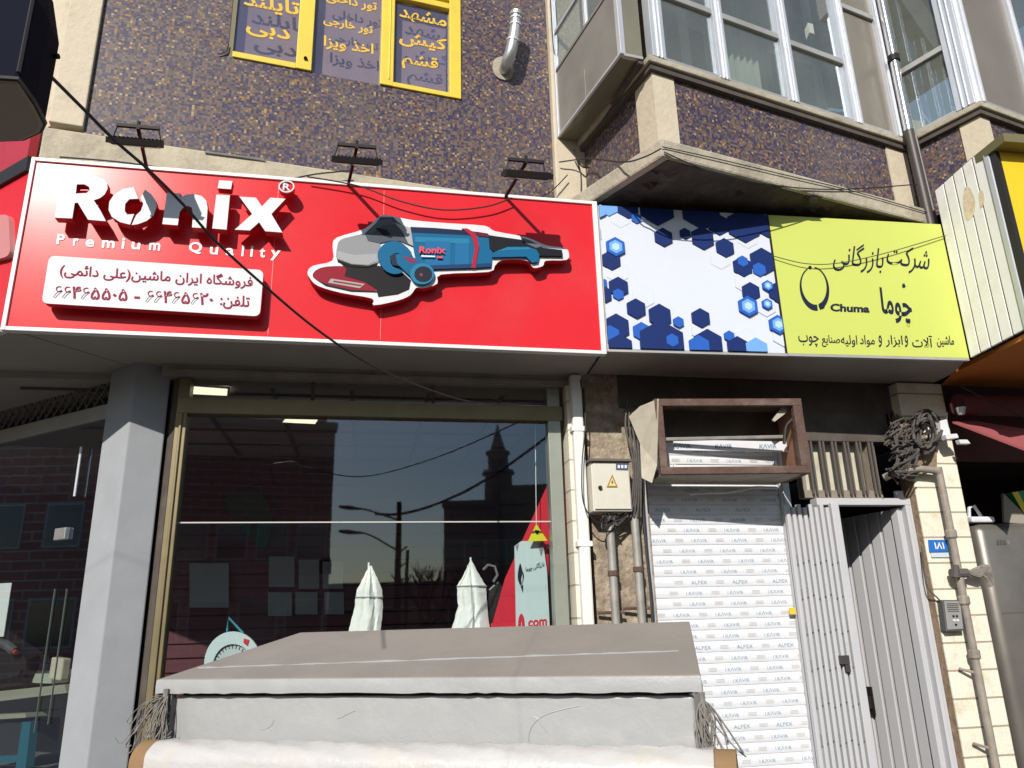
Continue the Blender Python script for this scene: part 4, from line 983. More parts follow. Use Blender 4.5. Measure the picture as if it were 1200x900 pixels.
# ================================================================ VENT PIPE
b0_ = W.at(590, 84, .0); 
vp_ = thing('vent_pipe', 'short galvanised flue pipe bent upward out of the mosaic wall', 'pipe', b0_)
pts = smoothline([b0_+V((0, 0, 0)), b0_+W.n*.09+V((0, 0, .01)), b0_+W.n*.14+V((.02, 0, .10)), b0_+W.n*.15+V((.045, 0, .26)), b0_+W.n*.15+V((.055, 0, .36))], 6)
mb = MB(); mb.tube(pts, .042, 14); part('pipe', mb, M_galv, vp_, smooth=True)
mb = MB()
for k in (.62, .8, .93):
    i_ = int(k*(len(pts)-1)); mb.tube([pts[i_]-(pts[i_]-pts[i_-1]).normalized()*.008, pts[i_]+(pts[i_]-pts[i_-1]).normalized()*.008], .047, 14)
part('joint_ring', mb, M_alu, vp_)
mb = MB(); mb.tube([pts[-1], pts[-1]+V((.004, 0, .03)), pts[-1]+V((.006, 0, .045))], [.05, .05, .03], 14); part('cap', mb, M_galv, vp_)
mb = MB(); mb.slab([W.at(x, y, .012) for x, y in sm([(579, 70), (590, 66), (599, 72), (602, 84), (596, 93), (584, 91), (578, 82)], 3)], -W.n*.012); part('mortar_patch', mb, M_conc, vp_)

# ================================================================ DOWNPIPE at the bay corner
dp0 = inset(flat, -.02)[2]+V((-.01, -.05, 0))
dn = thing('downpipe', 'steel rain downpipe with dark lower half in the inner corner of the bay', 'pipe', dp0+V((0, 0, 4.2)))
mb = MB(); mb.tube([dp0+V((0, 0, z0+.01)), dp0+V((.0, 0, 8))], .032, 12); part('upper_pipe', mb, mat('polished_pipe', (.6, .6, .6), .18, .9), dn, smooth=True)
mb = MB(); mb.tube([dp0+V((.01, -.01, 4.15)), dp0+V((0, 0, z0+.008))], .036, 12); mb.tube([dp0+V((.05, -.02, 4.15)), dp0+V((.03, -.02, z0-.05))], .012, 8); part('lower_pipe', mb, mat('dark_pipe', (.07, .06, .055), .5, .3), dn, smooth=True)
mb = MB(); mb.tube([dp0+V((0, 0, 5.62)), dp0+V((0, 0, 5.67))], .043, 12); part('clamp', mb, M_black, dn)

# ================================================================ RIGHT SIDE: white pole, meter box, conduits
wp = ST.at(683, 600, .08); 
PT = Pl((wp.x, wp.y), ST.e)
t_ = thing('drain_pole', 'white painted square drainpipe beside the shop window', 'pipe', flatv(wp))
mb = MB(); a = PT.uv(677, 600)[0]; b = PT.uv(690, 600)[0]; rect(PT, a, b, 0, 3.16, .0, .07, mb); part('pipe', mb, M_pvc, t_, bevel=.012)
mb = MB()
for y_ in (505, 640): 
    z_ = PT.uv(683, y_)[1]; rect(PT, a-.012, b+.012, z_, z_+.03, .004, .07, mb)
part('clamp', mb, M_pvc, t_)
mz1 = ST.uv(715, 541, .15); mz0 = ST.uv(715, 599, .15)
mu0, mu1 = ST.uv(694, 560, .15)[0], ST.uv(739, 560, .15)[0]
t_ = thing('meter_box', 'beige electric meter box with a yellow warning triangle on the stone wall', 'meter box', ST.P((mu0+mu1)/2, mz0[1], .0))
MBX = Pl((ST.p+ST.n*.15)[:2], ST.e)
mb = MB(); rect(ST, mu0, mu1, mz0[1], mz1[1], .138, .17, mb); part('case', mb, M_meter, t_, bevel=.006)
mb = MB(); rect(ST, mu0+.008, mu1-.008, mz0[1]+.012, mz1[1]-.012, .15, .011, mb); dr = part('door', mb, M_meter, t_, bevel=.004)
mb = MB(); rect(ST, mu0-.012, mu1+.012, mz1[1]+.002, mz1[1]+.016, .165, .2, mb); part('rain_hood', mb, mat('hood_dark', (.12, .10, .085), .6), t_)
mb = MB(); panel(ST, [(717.5, 556), (711, 571), (724, 571)], .1535, .002, mb); part('warning_triangle', mb, mat('dark_yellow', (.30, .17, .02), .5), dr)
mb = MB(); panel(ST, [(717.5, 559.5), (713.3, 569.3), (721.8, 569.3)], .1545, .002, mb); part('triangle_fill', mb, mat('warn_yellow', (.76, .60, .26), .5), dr)
mb = MB(); panel(ST, [(718.3, 561.5), (716, 565.5), (717.6, 565.5), (716.6, 568.8), (719.4, 564.6), (717.8, 564.6)], .155, .001, mb); part('bolt_symbol', mb, M_ink, dr)
mb = MB(); panel(ST, [(722, 543), (736, 543.5), (736, 551), (722, 550.5)], .1535, .002, mb); bd = part('blue_label', mb, mat('label_blue', (.05, .08, .16), .5), dr)
mb = MB(); 
for k in range(3): panel(ST, [(724+k*4, 545), (726.5+k*4, 545), (726.5+k*4, 548.5), (724+k*4, 548.5)], .1545, .002, mb)
part('label_marks', mb, M_wprint, bd)
mb = MB(); q_ = ST.at(703, 571.5, .152); mb.tube([q_, q_+ST.n*.012], .012, 10); part('lock', mb, M_black, t_)
for (xa, xb, lab) in (((714, 604), (722, 745), 'grey conduit pipe dropping straight from under the meter box'), ((743, 600), (748, 745), 'grey conduit pipe beside the white shutter edge')):
    A = ST.at(*xa, .07); B = ST.at(*xb, .07); A2 = V((A.x, A.y, A.z)); 
    t_ = thing('conduit', lab, 'pipe', flatv(A), 'conduit pipes below the meter box')
    mb = MB(); mb.tube([V((A.x, A.y, 0)), A2], .026, 10); part('pipe', mb, M_pipe, t_, smooth=True)
    mb = MB(); mb.tube([V((A.x, A.y, A.z-.36)), V((A.x, A.y, A.z-.33))], .033, 10); mb.tube([V((A.x-.1, A.y+.04, A.z-.57)), V((A.x+.06, A.y+.04, A.z-.57))], .01, 6); part('clamp', mb, M_rust, t_)
# loose leads under and beside the box
def wire(label, pts, r=.006, m_=None, nm='cable', grp=None, smooth_n=6):
    P_ = smoothline(pts, smooth_n); mb = MB(); mb.tube(P_, r, 6); o = mb.build(nm, m_ or M_wire, None, smooth=True, origin=P_[0]); tag(o, label, 'cable', grp); return o
mb = MB(); rr = random.Random(5)
for k in range(7):
    P_ = [ST.at(700+rr.uniform(0, 34), 602, .1), ST.at(700+rr.uniform(0, 25), 612+rr.uniform(-3, 8), .12), ST.at(716+rr.uniform(-3, 3), 608+rr.uniform(0, 14), .1), ST.at(728+rr.uniform(-5, 12), 600+rr.uniform(0, 8), .09)]
    mb.tube(smoothline(P_, 5), .005, 5)
o = mb.build('cable_tangle', M_wire, None, origin=ST.at(716, 605, .1)); tag(o, 'loose black leads hanging under the beige meter box', 'cables')
mb = MB()
for k in range(5):
    P_ = [ST.at(736+k*3, 470+4*k, .05+.01*k), ST.at(733+k*4.2, 500, .09), ST.at(742+k*2.2, 540, .11), ST.at(741+k*2.5, 580, .12), ST.at(735+k*4, 606, .1)]
    mb.tube(smoothline(P_, 6), .007, 5)
o = mb.build('cable_bundle', M_cable3, None, origin=ST.at(742, 540, .1)); tag(o, 'bundle of dark cables running down between meter box and rusty cage', 'cables')
wire('thin black cable looping down the white drainpipe', [ST.at(680, 445, .1), ST.at(686, 490, .11), ST.at(682, 545, .13), ST.at(684, 590, .14), ST.at(700, 612, .12), ST.at(716, 608, .1)], .004)
wire('black cable along the left edge of the shutter', [ST.at(751, 560, .06), ST.at(757, 640, .06), ST.at(763, 700, .06), ST.at(766, 760, .06)], .008)

# ================================================================ RUSTY CAGE
CF = yaw(4.5, 5); 
zc0, zc1 = CF.uv(860, 555)[1], CF.uv(860, 467)[1]
cu0, cu1 = CF.uv(771, 510)[0], CF.uv(945, 510)[0]
t_ = thing('rusty_cage', 'rusty open angle-iron cooler cage above the white shutter', 'cage', CF.P((cu0+cu1)/2, zc0, 0))
def dep(uu): # depth back to the wall
    q_ = CF.P(uu, 0, 0); return (q_-ST.p).dot(ST.n)-.01
mb = MB(); bt = .045
rect(CF, cu0, cu1, zc1-bt, zc1, .0, .04, mb); rect(CF, cu0, cu1, zc0, zc0+bt, .0, .04, mb); rect(CF, cu0, cu0+bt, zc0+bt, zc1-bt, .0, .04, mb); rect(CF, cu1-bt*1.3, cu1, zc0+bt, zc1-bt, .0, .04, mb)
part('front_frame', mb, M_rust, t_, bevel=.003)
mb = MB(); 
for uu in (cu0, cu1-.04):
    for zz in (zc0, zc1-.04): mb.box(CF.P(uu, zz, -.041), CF.e*.04, -CF.n*(dep(uu)-.045), V((0, 0, .04)))
part('side_rail', mb, M_rust, t_)
mb = MB(); mb.box(CF.P(cu1-.012, zc0+.041, -.042), CF.e*.008, -CF.n*(dep(cu1)-.05), V((0, 0, zc1-zc0-.082))); part('side_sheet', mb, mat('rust_sheet', (.30, .15, .09), .8, var=.35, vscale=7, dirt=(.42, .30, .2), dscale=5, damt=.5), t_)
mb = MB(); mb.slab([CF.P(cu0, zc0-.002, -.02), CF.P(cu1-.05, zc0-.002, -.02), CF.P(cu1-.05, zc0-.002, -dep(cu1)-.04), CF.P(cu0, zc0-.002, -dep(cu0)-.04)], V((0, 0, .004)))
part('bottom_sheet', mb, mat('dull_beige_sheet', (.36, .32, .25), .8, var=.2, vscale=6, dirt=(.2, .15, .1), dscale=4, damt=.6), t_)
mb = MB(); mb.slab([CF.P(cu0, zc1+.001, -.02), CF.P(cu1, zc1+.001, -.02), CF.P(cu1, zc1+.001, -dep(cu1)), CF.P(cu0, zc1+.001, -dep(cu0))], V((0, 0, .004))); part('top_sheet', mb, M_rust, t_)
# bent sheet on the left flank
A = [CF.at(772, 467, .01), CF.at(770, 545, .01), CF.at(764, 566, .02), CF.at(752, 560, -.04), CF.at(750, 520, -.12), CF.at(737, 488, -.16), CF.at(750, 476, -.1)]
mb = MB(); mb.slab(A, V((.004, .012, 0))); part('bent_side_sheet', mb, M_beige, t_)
mb = MB()
for (ya_, yb__) in ((517, 529), (546, 553)):
    a = ST.uv(788, ya_, .12); b = ST.uv(921, yb__, .12); zz0 = ST.uv(850, yb__, .12)[1]; zz1 = ST.uv(850, ya_, .12)[1]
    rect(ST, a[0], b[0], zz0, zz1, .14, .012, mb)
bl_ = part('blade', mb, M_tape, t_)
mb = MB()
for xa_ in (790, 838, 890): text(mb, ST, 'KΛVIR', (xa_, 525.5), (xa_+20, 525.3), (xa_, 520.5), off=.143, th=.002, bold=.01)
for xa_ in (820, 872): text(mb, ST, 'KΛVIR', (xa_, 552), (xa_+20, 551.5), (xa_, 547.5), off=.143, th=.002, bold=.01)
part('blade_print', mb, M_tink, bl_)
mb = MB(); a = ST.uv(776, 470, .03); b = ST.uv(935, 515, .03); rect(ST, a[0], b[0], b[1], a[1], .03, .01, mb); part('cage_shade_sheet', mb, M_dark, t_)  # added dark sheet stands in for the shade in the cage top
mb = MB(); mb.tube([CF.at(778, 515, -.12), CF.at(918, 512, -.12)], .012, 6); part('cross_rod', mb, M_pipe, t_)
mb = MB(); mb.slab([CF.at(905, 492, -.06), CF.at(917, 476, -.06), CF.at(923, 478, -.06), CF.at(921, 484, -.06), CF.at(908, 494, -.06)], V((0, .02, 0))); part('torn_flap', mb, M_beige, t_)
mb = MB(); mb.tube(smoothline([CF.at(926, 474, -.04), CF.at(930, 488, -.05), CF.at(921, 500, -.06), CF.at(919, 520, -.06)], 5), .01, 6); part('hanging_lead', mb, M_wire, t_)
o_ = wire('strip of white foam hanging crumpled under the rusty cage', [CF.at(809, 579, -.30), CF.at(830, 577.5, -.30), CF.at(850, 577, -.30), CF.at(870, 574, -.30), CF.at(886, 571, -.30), CF.at(911, 572, -.31)], .008, M_white, 'foam_strip'); o_['category'] = 'foam strip'

# ================================================================ ROLLER SHUTTER
t_ = thing('roller_shutter', 'white roller shutter whose slats are wrapped in printed protective tape', 'shutter', ST.P((uS0+uS1)/2, 0, -.03))
SH = Pl((ST.p-ST.n*.06)[:2], ST.e); sw0, sw1 = SH.uv(756, 590)[0], SH.uv(921, 590)[0]
rh = .0645; rows = 47; zs0 = .02
mb = MB(); prof = [(0, .004), (.06, .0095), (.2, .0115), (.45, .013), (.7, .012), (.9, .010), (.95, .004), (1, .004)]
zs = [(zs0+(k+p)*rh, o__) for k in range(rows) for p, o__ in prof[:-1]]
b0 = []
for z_, o__ in zs: b0 += [SH.P(sw0, z_, o__), SH.P(sw1, z_, o__)]
mb.add(b0, [(2*i, 2*i+1, 2*i+3, 2*i+2) for i in range(len(zs)-1)])
sh = part('slat_curtain', mb, M_tape, t_)
mb = MB(); mbp = MB(); r_ = random.Random(11)
shift = r_.random()
KV = glyphs('I.KΛVIR', .0, 1.05, 1); AL = glyphs('ALPEX', .0, 1.05, 1)
def slattext(G, u0, u1, z_a, z_b, mb_, mi):
    vs, fs = G; x0 = min(v.x for v in vs); x1 = max(v.x for v in vs); y0 = min(v.y for v in vs); y1 = max(v.y for v in vs)
    front = [i for i, v in enumerate(vs) if v.z > .4]; idx = {j: i for i, j in enumerate(front)}
    mb_.add([SH.P(u0+(u1-u0)*(vs[j].x-x0)/(x1-x0), z_a+(z_b-z_a)*(vs[j].y-y0)/(y1-y0), .0150) for j in front], [tuple(idx[i] for i in f) for f in fs if all(i in idx for i in f)], mi)
WD = sw1-sw0
ups = [(.20, 0), (.14, 0), (.28, 1), (.05, 0), (.50, 0), (.07, 0), (.38, 0), (.22, 0), (.4, 0), (.55, 1), (.25, 0), (.3, 0), (.12, 0)]
for k in range(8, rows):
    sh_, alt = ups[k % 13]; zc_ = zs0+k*rh
    x = sw0 - .275 + (sh_*.275)*1.0 + (k//13)*.09
    while x < sw1:
        a, b = x, x+.105
        if a > sw0+.005 and b < sw1-.005: slattext(AL if alt else KV, a, b, zc_+rh*.3, zc_+rh*.62, mb, 0)
        c_, d_ = x+.165, x+.22
        if c_ > sw0+.005 and d_ < sw1-.005:
            for zz in (.34, .46, .58): mb.add([SH.P(c_, zc_+rh*zz, .0148), SH.P(d_, zc_+rh*zz, .0148), SH.P(d_, zc_+rh*(zz+.07), .0148), SH.P(c_, zc_+rh*(zz+.07), .0148)], [(0, 1, 2, 3)], 1)
        x += .275
part('tape_print', mb, [M_tink, M_tink2], sh)
mb = MB(); ra = SH.uv(914, 600)[0]; rb = SH.uv(925, 600)[0]
rect(ST, ra, rb, 0, 2.96, -.02, .1, mb); rect(ST, ra+.015, ra+.02, 0, 2.96, -.012, .01, mb); gr = part('guide_rail', mb, M_rail, t_, bevel=.003)
mb = MB(); panel(ST, [(925, 712), (932, 712), (933, 720), (926, 720)], -.008, .01, mb); part('yellow_tag', mb, mat('tag_yellow', (.7, .5, .05), .5), gr)
mb = MB(); rect(ST, sw0-.03, sw0-.003, 0, 2.96, -.02, .1, mb); part('guide_rail', mb, M_rail, t_)

# ================================================================ FOLDING GATE
t_ = thing('folding_gate', 'collapsed pale grey scissor gate folded beside the shutter', 'gate', ST.P(STu(940, 800), 0, .02))
g0 = STu(922, 640)+.0; g1 = STu(984, 640); zg = 2.33
mb = MB(); nb = 8; stw = .055
for k in range(nb):
    a = g0+(g1-stw-g0)*k/nb; w_ = (g1-stw-g0)/nb*.62
    mb = MB(); mb.box(ST.P(a, .03, .02), ST.e*w_, ST.n*.035, V((0, 0, zg-.03-(.02 if k % 2 else 0)))); part('upright', mb, M_gate, t_, bevel=.004)
mb = MB(); zz = .3; fl_ = 0
while zz < zg-.15:
    for k in range(nb):
        a = g0+(g1-stw-g0)*(k+.62)/nb; mb.box(ST.P(a+.001, zz-.03+.012*((k*7) % 3), .028), ST.e*((g1-stw-g0)/nb*.36), ST.n*.022, V((0, 0, .06)))
    zz += .21
part('dark_slit', mb, mat('slit_grey', (.20, .20, .21), .6), t_)  # dark grey boxes painted as the dark slits between the uprights
mb = MB(); mb.box(ST.P(g1-stw, .03, .018), ST.e*stw, ST.n*.04, V((0, 0, zg-.02))); st_ = part('lock_stile', mb, M_gate, t_, bevel=.005)
mb = MB(); q_ = ST.at(988, 772, .06); mb.box(q_-ST.e*.03-V((0, 0, .03)), ST.e*.06, ST.n*.02, V((0, 0, .05))); mb.box(q_-ST.e*.0-V((0, 0, .075)), ST.e*.03, ST.n*.018, V((0, 0, .042))); part('lock', mb, mat('lock_steel', (.12, .11, .11), .4, .6), st_)

# ================================================================ STEEL DOOR in the gateway
ud0, ud1 = STu(956, 588), STu(1066, 590); zdr = ST.uv(1010, 584)[1]
t_ = thing('steel_door', 'pale grey ribbed steel door standing ajar in its frame beside the stone pillar', 'door', ST.P((ud0+ud1)/2, 0, 0))
mb = MB(); fb = .045
rect(ST, ud0, ud1, zdr-fb, zdr, .012, .08, mb); rect(ST, ud1-fb, ud1, 0, zdr-fb-.001, .012, .08, mb); rect(ST, ud0, ud0+fb, 0, zdr-fb-.001, .010, .08, mb)
rect(ST, ud1-fb*.5, ud1-fb*.42, .05, zdr-fb, .017, .006, mb)
part('frame', mb, M_gate, t_, bevel=.004)
mb = MB(); mb.box(ST.P(ud1-.085, zdr+.002, -.03), ST.e*.05, ST.n*.03, V((0, 0, .05))); part('hinge_block', mb, M_gate, t_)
# open leaf, hinged on the right and swung inwards
H0 = ST.P(ud1-fb-.012, 0, -.035); zl = zdr-fb-.015
llen = .70; la_ = radians(10.9)+pi-radians(80); ldir = V((cos(la_), sin(la_), 0))
LFp = Pl((H0.x, H0.y), ldir); LFp.n = LFp.n if LFp.n.dot(V((-1, 0, 0))) > 0 else -LFp.n
def lbox(mb, a, b, za, zb_, o0, th): mb.box(H0+ldir*a+LFp.n*o0+V((0, 0, za)), ldir*(b-a), LFp.n*th, V((0, 0, zb_-za)))
mb = MB(); lbox(mb, 0, llen, .04, zl, -.035, .03)
leaf = part('leaf', mb, M_gate, t_, bevel=.003)
nr = 5
for k in range(nr):
    a = .08+(llen-.15)*k/nr; mb = MB(); lbox(mb, a, a+.088, .45, zl-.0, -.004, .012); part('rib', mb, M_gate, leaf, bevel=.006)
mb = MB(); lbox(mb, .09, llen-.06, .25, .43, -.004, .012); lbox(mb, 0, .06, .04, zl, -.0045, .03); lbox(mb, llen-.06, llen, .04, zl, -.0045, .03); part('leaf_frame', mb, M_gate, leaf, bevel=.004)
mb = MB(); lbox(mb, llen-.22, llen-.19, 1.02, 1.1, .02, .05); lbox(mb, llen-.23, llen-.17, .98, 1.16, .0195, .01); part('handle', mb, M_black, leaf)

# window with bars over the door
tw = thing('barred_window', 'small cream window behind vertical bars above the steel door', 'window', ST.P(STu(990, 550), 2.4, 0))
b0u, b1u = STu(944, 560), STu(1036, 560); bz0, bz1 = zdr+.01, 2.768
mb = MB(); rect(ST, b0u, b1u, bz0, bz1, -.10, .012, mb); part('pane', mb, mat('frosted_glass', (.60, .56, .44), .4, var=.25, vscale=5, dirt=(.32, .3, .28), dscale=5, damt=.5), tw)
mb = MB(); rect(ST, b0u, b1u, bz0, bz0+.05, -.04, .05, mb); rect(ST, b0u, b0u+.03, bz0+.05, bz1, -.05, .05, mb); rect(ST, b1u-.06, b1u, bz0+.05, bz1, -.05, .05, mb); part('frame', mb, mat('dusty_frame', (.25, .21, .17), .8, var=.2, vscale=9), tw)
for k in range(6):
    a = b0u+.05+(b1u-b0u-.12)*k/5
    mb = MB(); rect(ST, a, a+.014, bz0+.02, bz1, -.012, .012, mb); rect(ST, a+.028, a+.04, bz0+.02, bz1, -.0125, .012, mb); part('bar', mb, mat('bar_iron', (.10, .085, .075), .7), tw)

# ================================================================ STONE PILLAR
PF = Pl((ST.p+ST.n*.07)[:2], ST.e)
pu0, pu1_ = PF.uv(1078, 600)[0], PF.uv(1133, 600)[0]
t_ = thing('stone_pillar', 'cream stone block pillar right of the steel door', 'pillar', PF.P((pu0+pu1_)/2, 0, 0))
zpt = 3.18
mb = MB(); rect(PF, pu0, pu1_, 0, zpt, 0, .11, mb); part('shaft', mb, M_pillar, t_, bevel=.008)
mb = MB(); a = STu(1067, 600); mb.slab([PF.P(pu0-.001, 0, -.012), PF.P(pu0-.001, 0, -.12), ST.P(ud1+.002, 0, -.06), ST.P(ud1+.002, 0, .0)], V((0, 0, 2.75))); part('plaster_edge', mb, M_brown, t_)
PFo = PF
# number plate
t_ = thing('number_plate', 'small blue house number plate with white digits on the pillar', 'plate', PF.at(1099, 642, 0))
mb = MB(); panel(PF, [(1088.5, 632.5), (1110, 632.5), (1112, 646.5), (1090, 647)], .012, .012, mb); part('plate', mb, mat('plate_blue', (.02, .15, .50), .4), t_, bevel=.002)
mb = MB(); text(mb, PF, '\u06f1\u06f8\u06f1', (1095.5, 643.5), (1107, 643.3), (1094.5, 635.5), off=.0135, th=.002, bold=.015); part('digits', mb, M_wprint, t_)
mb = MB(); panel(PF, [(1091, 648), (1112, 647.5), (1113, 653), (1092, 653)], .010, .010, mb); part('street_strip', mb, mat('strip_pale', (.55, .62, .70), .5), t_)
# intercom
t_ = thing('intercom', 'grey metal door intercom with buttons low on the pillar', 'intercom', PF.at(1118, 722, 0))
mb = MB(); panel(PF, [(1104, 703), (1126, 703), (1130, 739), (1109, 740)], .05, .05, mb); part('case', mb, mat('intercom_case', (.10, .095, .09), .5), t_, bevel=.003)
mb = MB(); panel(PF, [(1107, 704.5), (1125.5, 704.5), (1129, 737), (1111, 738)], .056, .01, mb); fp = part('face_plate', mb, mat('intercom_face', (.42, .42, .42), .4, .4), t_, bevel=.002)
mb = MB()
for k in range(5): panel(PF, [(1109.5+k*.3, 707+k*2.2), (1123+k*.3, 707+k*2.2), (1123+k*.3, 708.1+k*2.2), (1109.5+k*.3, 708.1+k*2.2)], .0575, .003, mb)
part('speaker_slot', mb, M_dark, fp)
for (x_, y_) in ((1117, 722), (1121, 722), (1118, 727), (1122, 727), (1120, 732)):
    mb = MB(); q_ = PF.at(x_, y_, .056); mb.tube([q_, q_+PF.n*.006], .007, 8); part('button', mb, M_black if y_ != 727 else M_wprint, fp)
# gas pipe down the pillar
gp = [PF.at(1040, 557, -.02), PF.at(1060, 551, .05), PF.at(1090, 550, .07)]
t_ = thing('gas_pipe', 'rusty grey gas riser bending over and running down the stone pillar', 'pipe', PF.at(1100, 600, .07))
xx = PF.uv(1109, 600, .06)[0]; ztp = PF.uv(1098, 553, .06)[1]
Pv = [PF.at(1036, 560, .0), PF.at(1050, 554, .05), PF.at(1070, 549.5, .065), PF.P(xx-.05, ztp+.01, .065), PF.P(xx-.012, ztp-.005, .065), PF.P(xx, ztp-.06, .065), PF.P(xx, 1.5, .065), PF.P(xx, 0, .065)]
mb = MB(); mb.tube(smoothline(Pv, 6), .024, 12); part('pipe', mb, M_gaspipe, t_, smooth=True)
for y_ in (626, 704, 768):
    z_ = PF.uv(1110, y_, .065)[1]; mb = MB(); mb.tube([PF.P(xx, z_-.03, .065), PF.P(xx, z_-.02, .065), PF.P(xx, z_+.02, .065), PF.P(xx, z_+.03, .065)], [.026, .034, .034, .026], 10); part('coupling', mb, M_gaspipe, t_)
for y_ in (790, 880):
    z_ = PF.uv(1130, y_, .065)[1]; mb = MB(); mb.tube([PF.P(xx, z_, .065), PF.P(xx-.09, z_+.03, .02)], .009, 6); part('wall_hook', mb, M_gaspipe, t_)
z_ = PF.uv(1113, 672, .065)[1]
mb = MB(); mb.tube([PF.P(xx-.06, z_, .07), PF.P(xx+.05, z_+.0, .08)], .03, 10); mb.tube([PF.P(xx-.04, z_-.02, .08), PF.P(xx-.04, z_+.05, .10)], [.03, .02], 8); part('valve', mb, mat('valve_dark', (.10, .085, .08), .6), t_)
mb = MB(); rr = random.Random(2)
for k in range(7):
    c0_ = PF.P(xx+.05, z_, .08); P_ = [c0_+PF.e*.02*rr.random(), c0_+PF.e*(.06+.03*rr.random())+V((0, 0, rr.uniform(-.02, .05))), c0_+PF.e*(.12+.03*rr.random())+V((0, 0, rr.uniform(-.03, .04)))-V((0, .03*rr.random(), 0)), c0_+PF.e*(.13+.05*rr.random())+V((0, 0, rr.uniform(-.1, -.03)))]
    mb.tube(smoothline(P_, 5), .016, 6)
o = mb.build('rag_knot', mat('rag_grey', (.23, .205, .175), .95, var=.25, vscale=30), None, smooth=True, origin=PF.P(xx+.1, z_, .08)); tag(o, 'knotted grey rag tied around the gas pipe on the pillar', 'rag')
wire('grey lead running down beside the intercom', [PF.at(1080, 640, .0), PF.at(1086, 685, .01), PF.at(1098, 700, .03), PF.at(1106, 708, .04)], .005, M_cable3)
# big tangle of cables on top
mb = MB(); rr = random.Random(9)
def tp(x, y, o_): return PF.at(x, y, o_)
for k in range(13):           # loops
    cx_, cy_ = 1085+rr.uniform(-7, 5), 506+rr.uniform(-5, 6); rx_, ry_ = 13+rr.uniform(-4, 6), 17+rr.uniform(-5, 6); ph = rr.uniform(0, 6)
    mb.tube([tp(cx_+rx_*cos(ph+a*.35)+.5*a*.0, cy_+ry_*sin(ph+a*.35), .06+.06*sin(a*.7+k)) for a in range(17)], rr.uniform(.006, .011), 5)
for k in range(44):
    x_, y_ = rr.uniform(1036, 1062), rr.uniform(505, 562); l_ = rr.uniform(14, 34); an = rr.uniform(-.9, .5); dx, dy = l_*cos(an), l_*sin(an)
    mb.tube(smoothline([tp(x_, y_, rr.uniform(.0, .1)), tp(x_+dx*.4+rr.uniform(-4, 4), y_+dy*.4+rr.uniform(-5, 5), rr.uniform(.02, .14)), tp(x_+dx, y_+dy, rr.uniform(.0, .1))], 5), rr.uniform(.005, .010), 5)
for k in range(8): mb.tube(smoothline([tp(1040+k*5, 480, -.1), tp(1045+k*5, 500+rr.uniform(-6, 6), .04), tp(1050+k*3.5+rr.uniform(-6, 6), 540, .1), tp(1038+k*4, 558, .04)], 6), .007, 5)
o = mb.build('cable_tangle', M_cable3, None, origin=tp(1065, 530, .05)); tag(o, 'big tangle of weathered cables looped at the top of the pillar', 'cables')
mb = MB(); mb.slab([tp(x, y, .02) for x, y in ((1052, 498), (1072, 494), (1098, 528), (1098, 548), (1050, 556), (1062, 530))], -PF.n*.06); o = mb.build('broken_stone', M_brown, None, origin=tp(1075, 525, 0)); tag(o, 'broken brown stone lump behind the cable tangle', 'stone')
# white lamp fitting
t_ = thing('wall_bracket', 'small white bracket fitting at the top of the pillar beside the awning', 'bracket', tp(1108, 500, .05))
mb = MB(); panel(PF, [(1102, 493), (1110, 491), (1115, 512), (1104, 514)], .09, .06, mb); part('bracket', mb, M_white, t_, bevel=.006)
mb = MB(); panel(PF, [(1108, 509), (1122, 508), (1124, 513), (1110, 515)], .14, .05, mb); panel(PF, [(1124, 515), (1134, 515), (1138, 520), (1126, 520)], .16, .04, mb); part('arm', mb, M_white, t_, bevel=.004)
mb = MB(); mb.tube([tp(1109, 492, .06), tp(1109.5, 484, .06)], .006, 6); part('aerial', mb, M_white, t_)

# ================================================================ RIGHT NEIGHBOUR SHOP: awning, recess, fridge
NB = thing('neighbour_shop', 'dark open shop front at the right edge beyond the pillar', 'shop', PF.P(pu1_+.8, 0, -.6))
mb = MB(); o_ = PF.P(pu1_+.01, 0, -.15)
mb.box(o_-PF.n*2.6, PF.e*3, PF.n*.1, V((0, 0, 3.1))); mb.box(o_+PF.e*3-PF.n*2.6, PF.e*.1, PF.n*2.6, V((0, 0, 3.1))); mb.box(o_-PF.n*2.6, PF.e*.06, PF.n*2.25, V((0, 0, 3.1)))
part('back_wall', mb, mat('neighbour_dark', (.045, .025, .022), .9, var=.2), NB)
mb = MB(); mb.box(o_-PF.n*2.5+PF.e*.07+V((0, 0, 3.0)), PF.e*2.9, PF.n*2.6, V((0, 0, .08))); part('ceiling', mb, M_int, NB)
mb = MB(); mb.box(o_-PF.n*2.5+PF.e*.07, PF.e*2.9, PF.n*2.6, V((0, 0, .05))); part('floor', mb, M_floor, NB)
zlt0, zlt1 = PF.uv(1150, 533)[1], PF.uv(1150, 505)[1]
mb = MB(); mb.box(PF.P(pu1_+.012, zlt0, -.14), PF.e*2.9, -PF.n*.1, V((0, 0, zlt1-zlt0+.3))); part('lintel', mb, mat('maroon_lintel', (.10, .03, .03), .8), NB)
mb = MB(); mb.box(PF.P(pu1_+.012, 3.0, -.2), PF.e*3.5, -PF.n*.2, V((0, 0, 1.6))); part('upper_wall', mb, mat('maroon_lintel', (.10, .03, .03), .8), NB)
aw = thing('awning', 'rolled maroon awning with a faded red valance over the dark neighbour shop', 'awning', PF.at(1150, 470, .1))
A = PF.at(1122, 474, .06); B = A+PF.e*2.4
mb = MB(); mb.tube([A, B], .075, 14); part('roller', mb, M_maroon, aw, smooth=True)
AWP = Pl((PF.p+PF.n*.16)[:2], PF.e)
mb = MB(); a0_ = PF.at(1117, 495, .02); a1_ = PF.at(1136, 494, .02)
e1_ = atz(1250, 546, zlt1-.02)
pA = PF.at(1116, 494, .05); pB = PF.at(1140, 493, .02); pC = PF.at(1215, 505, .32); pD = PF.at(1210, 530, .42)
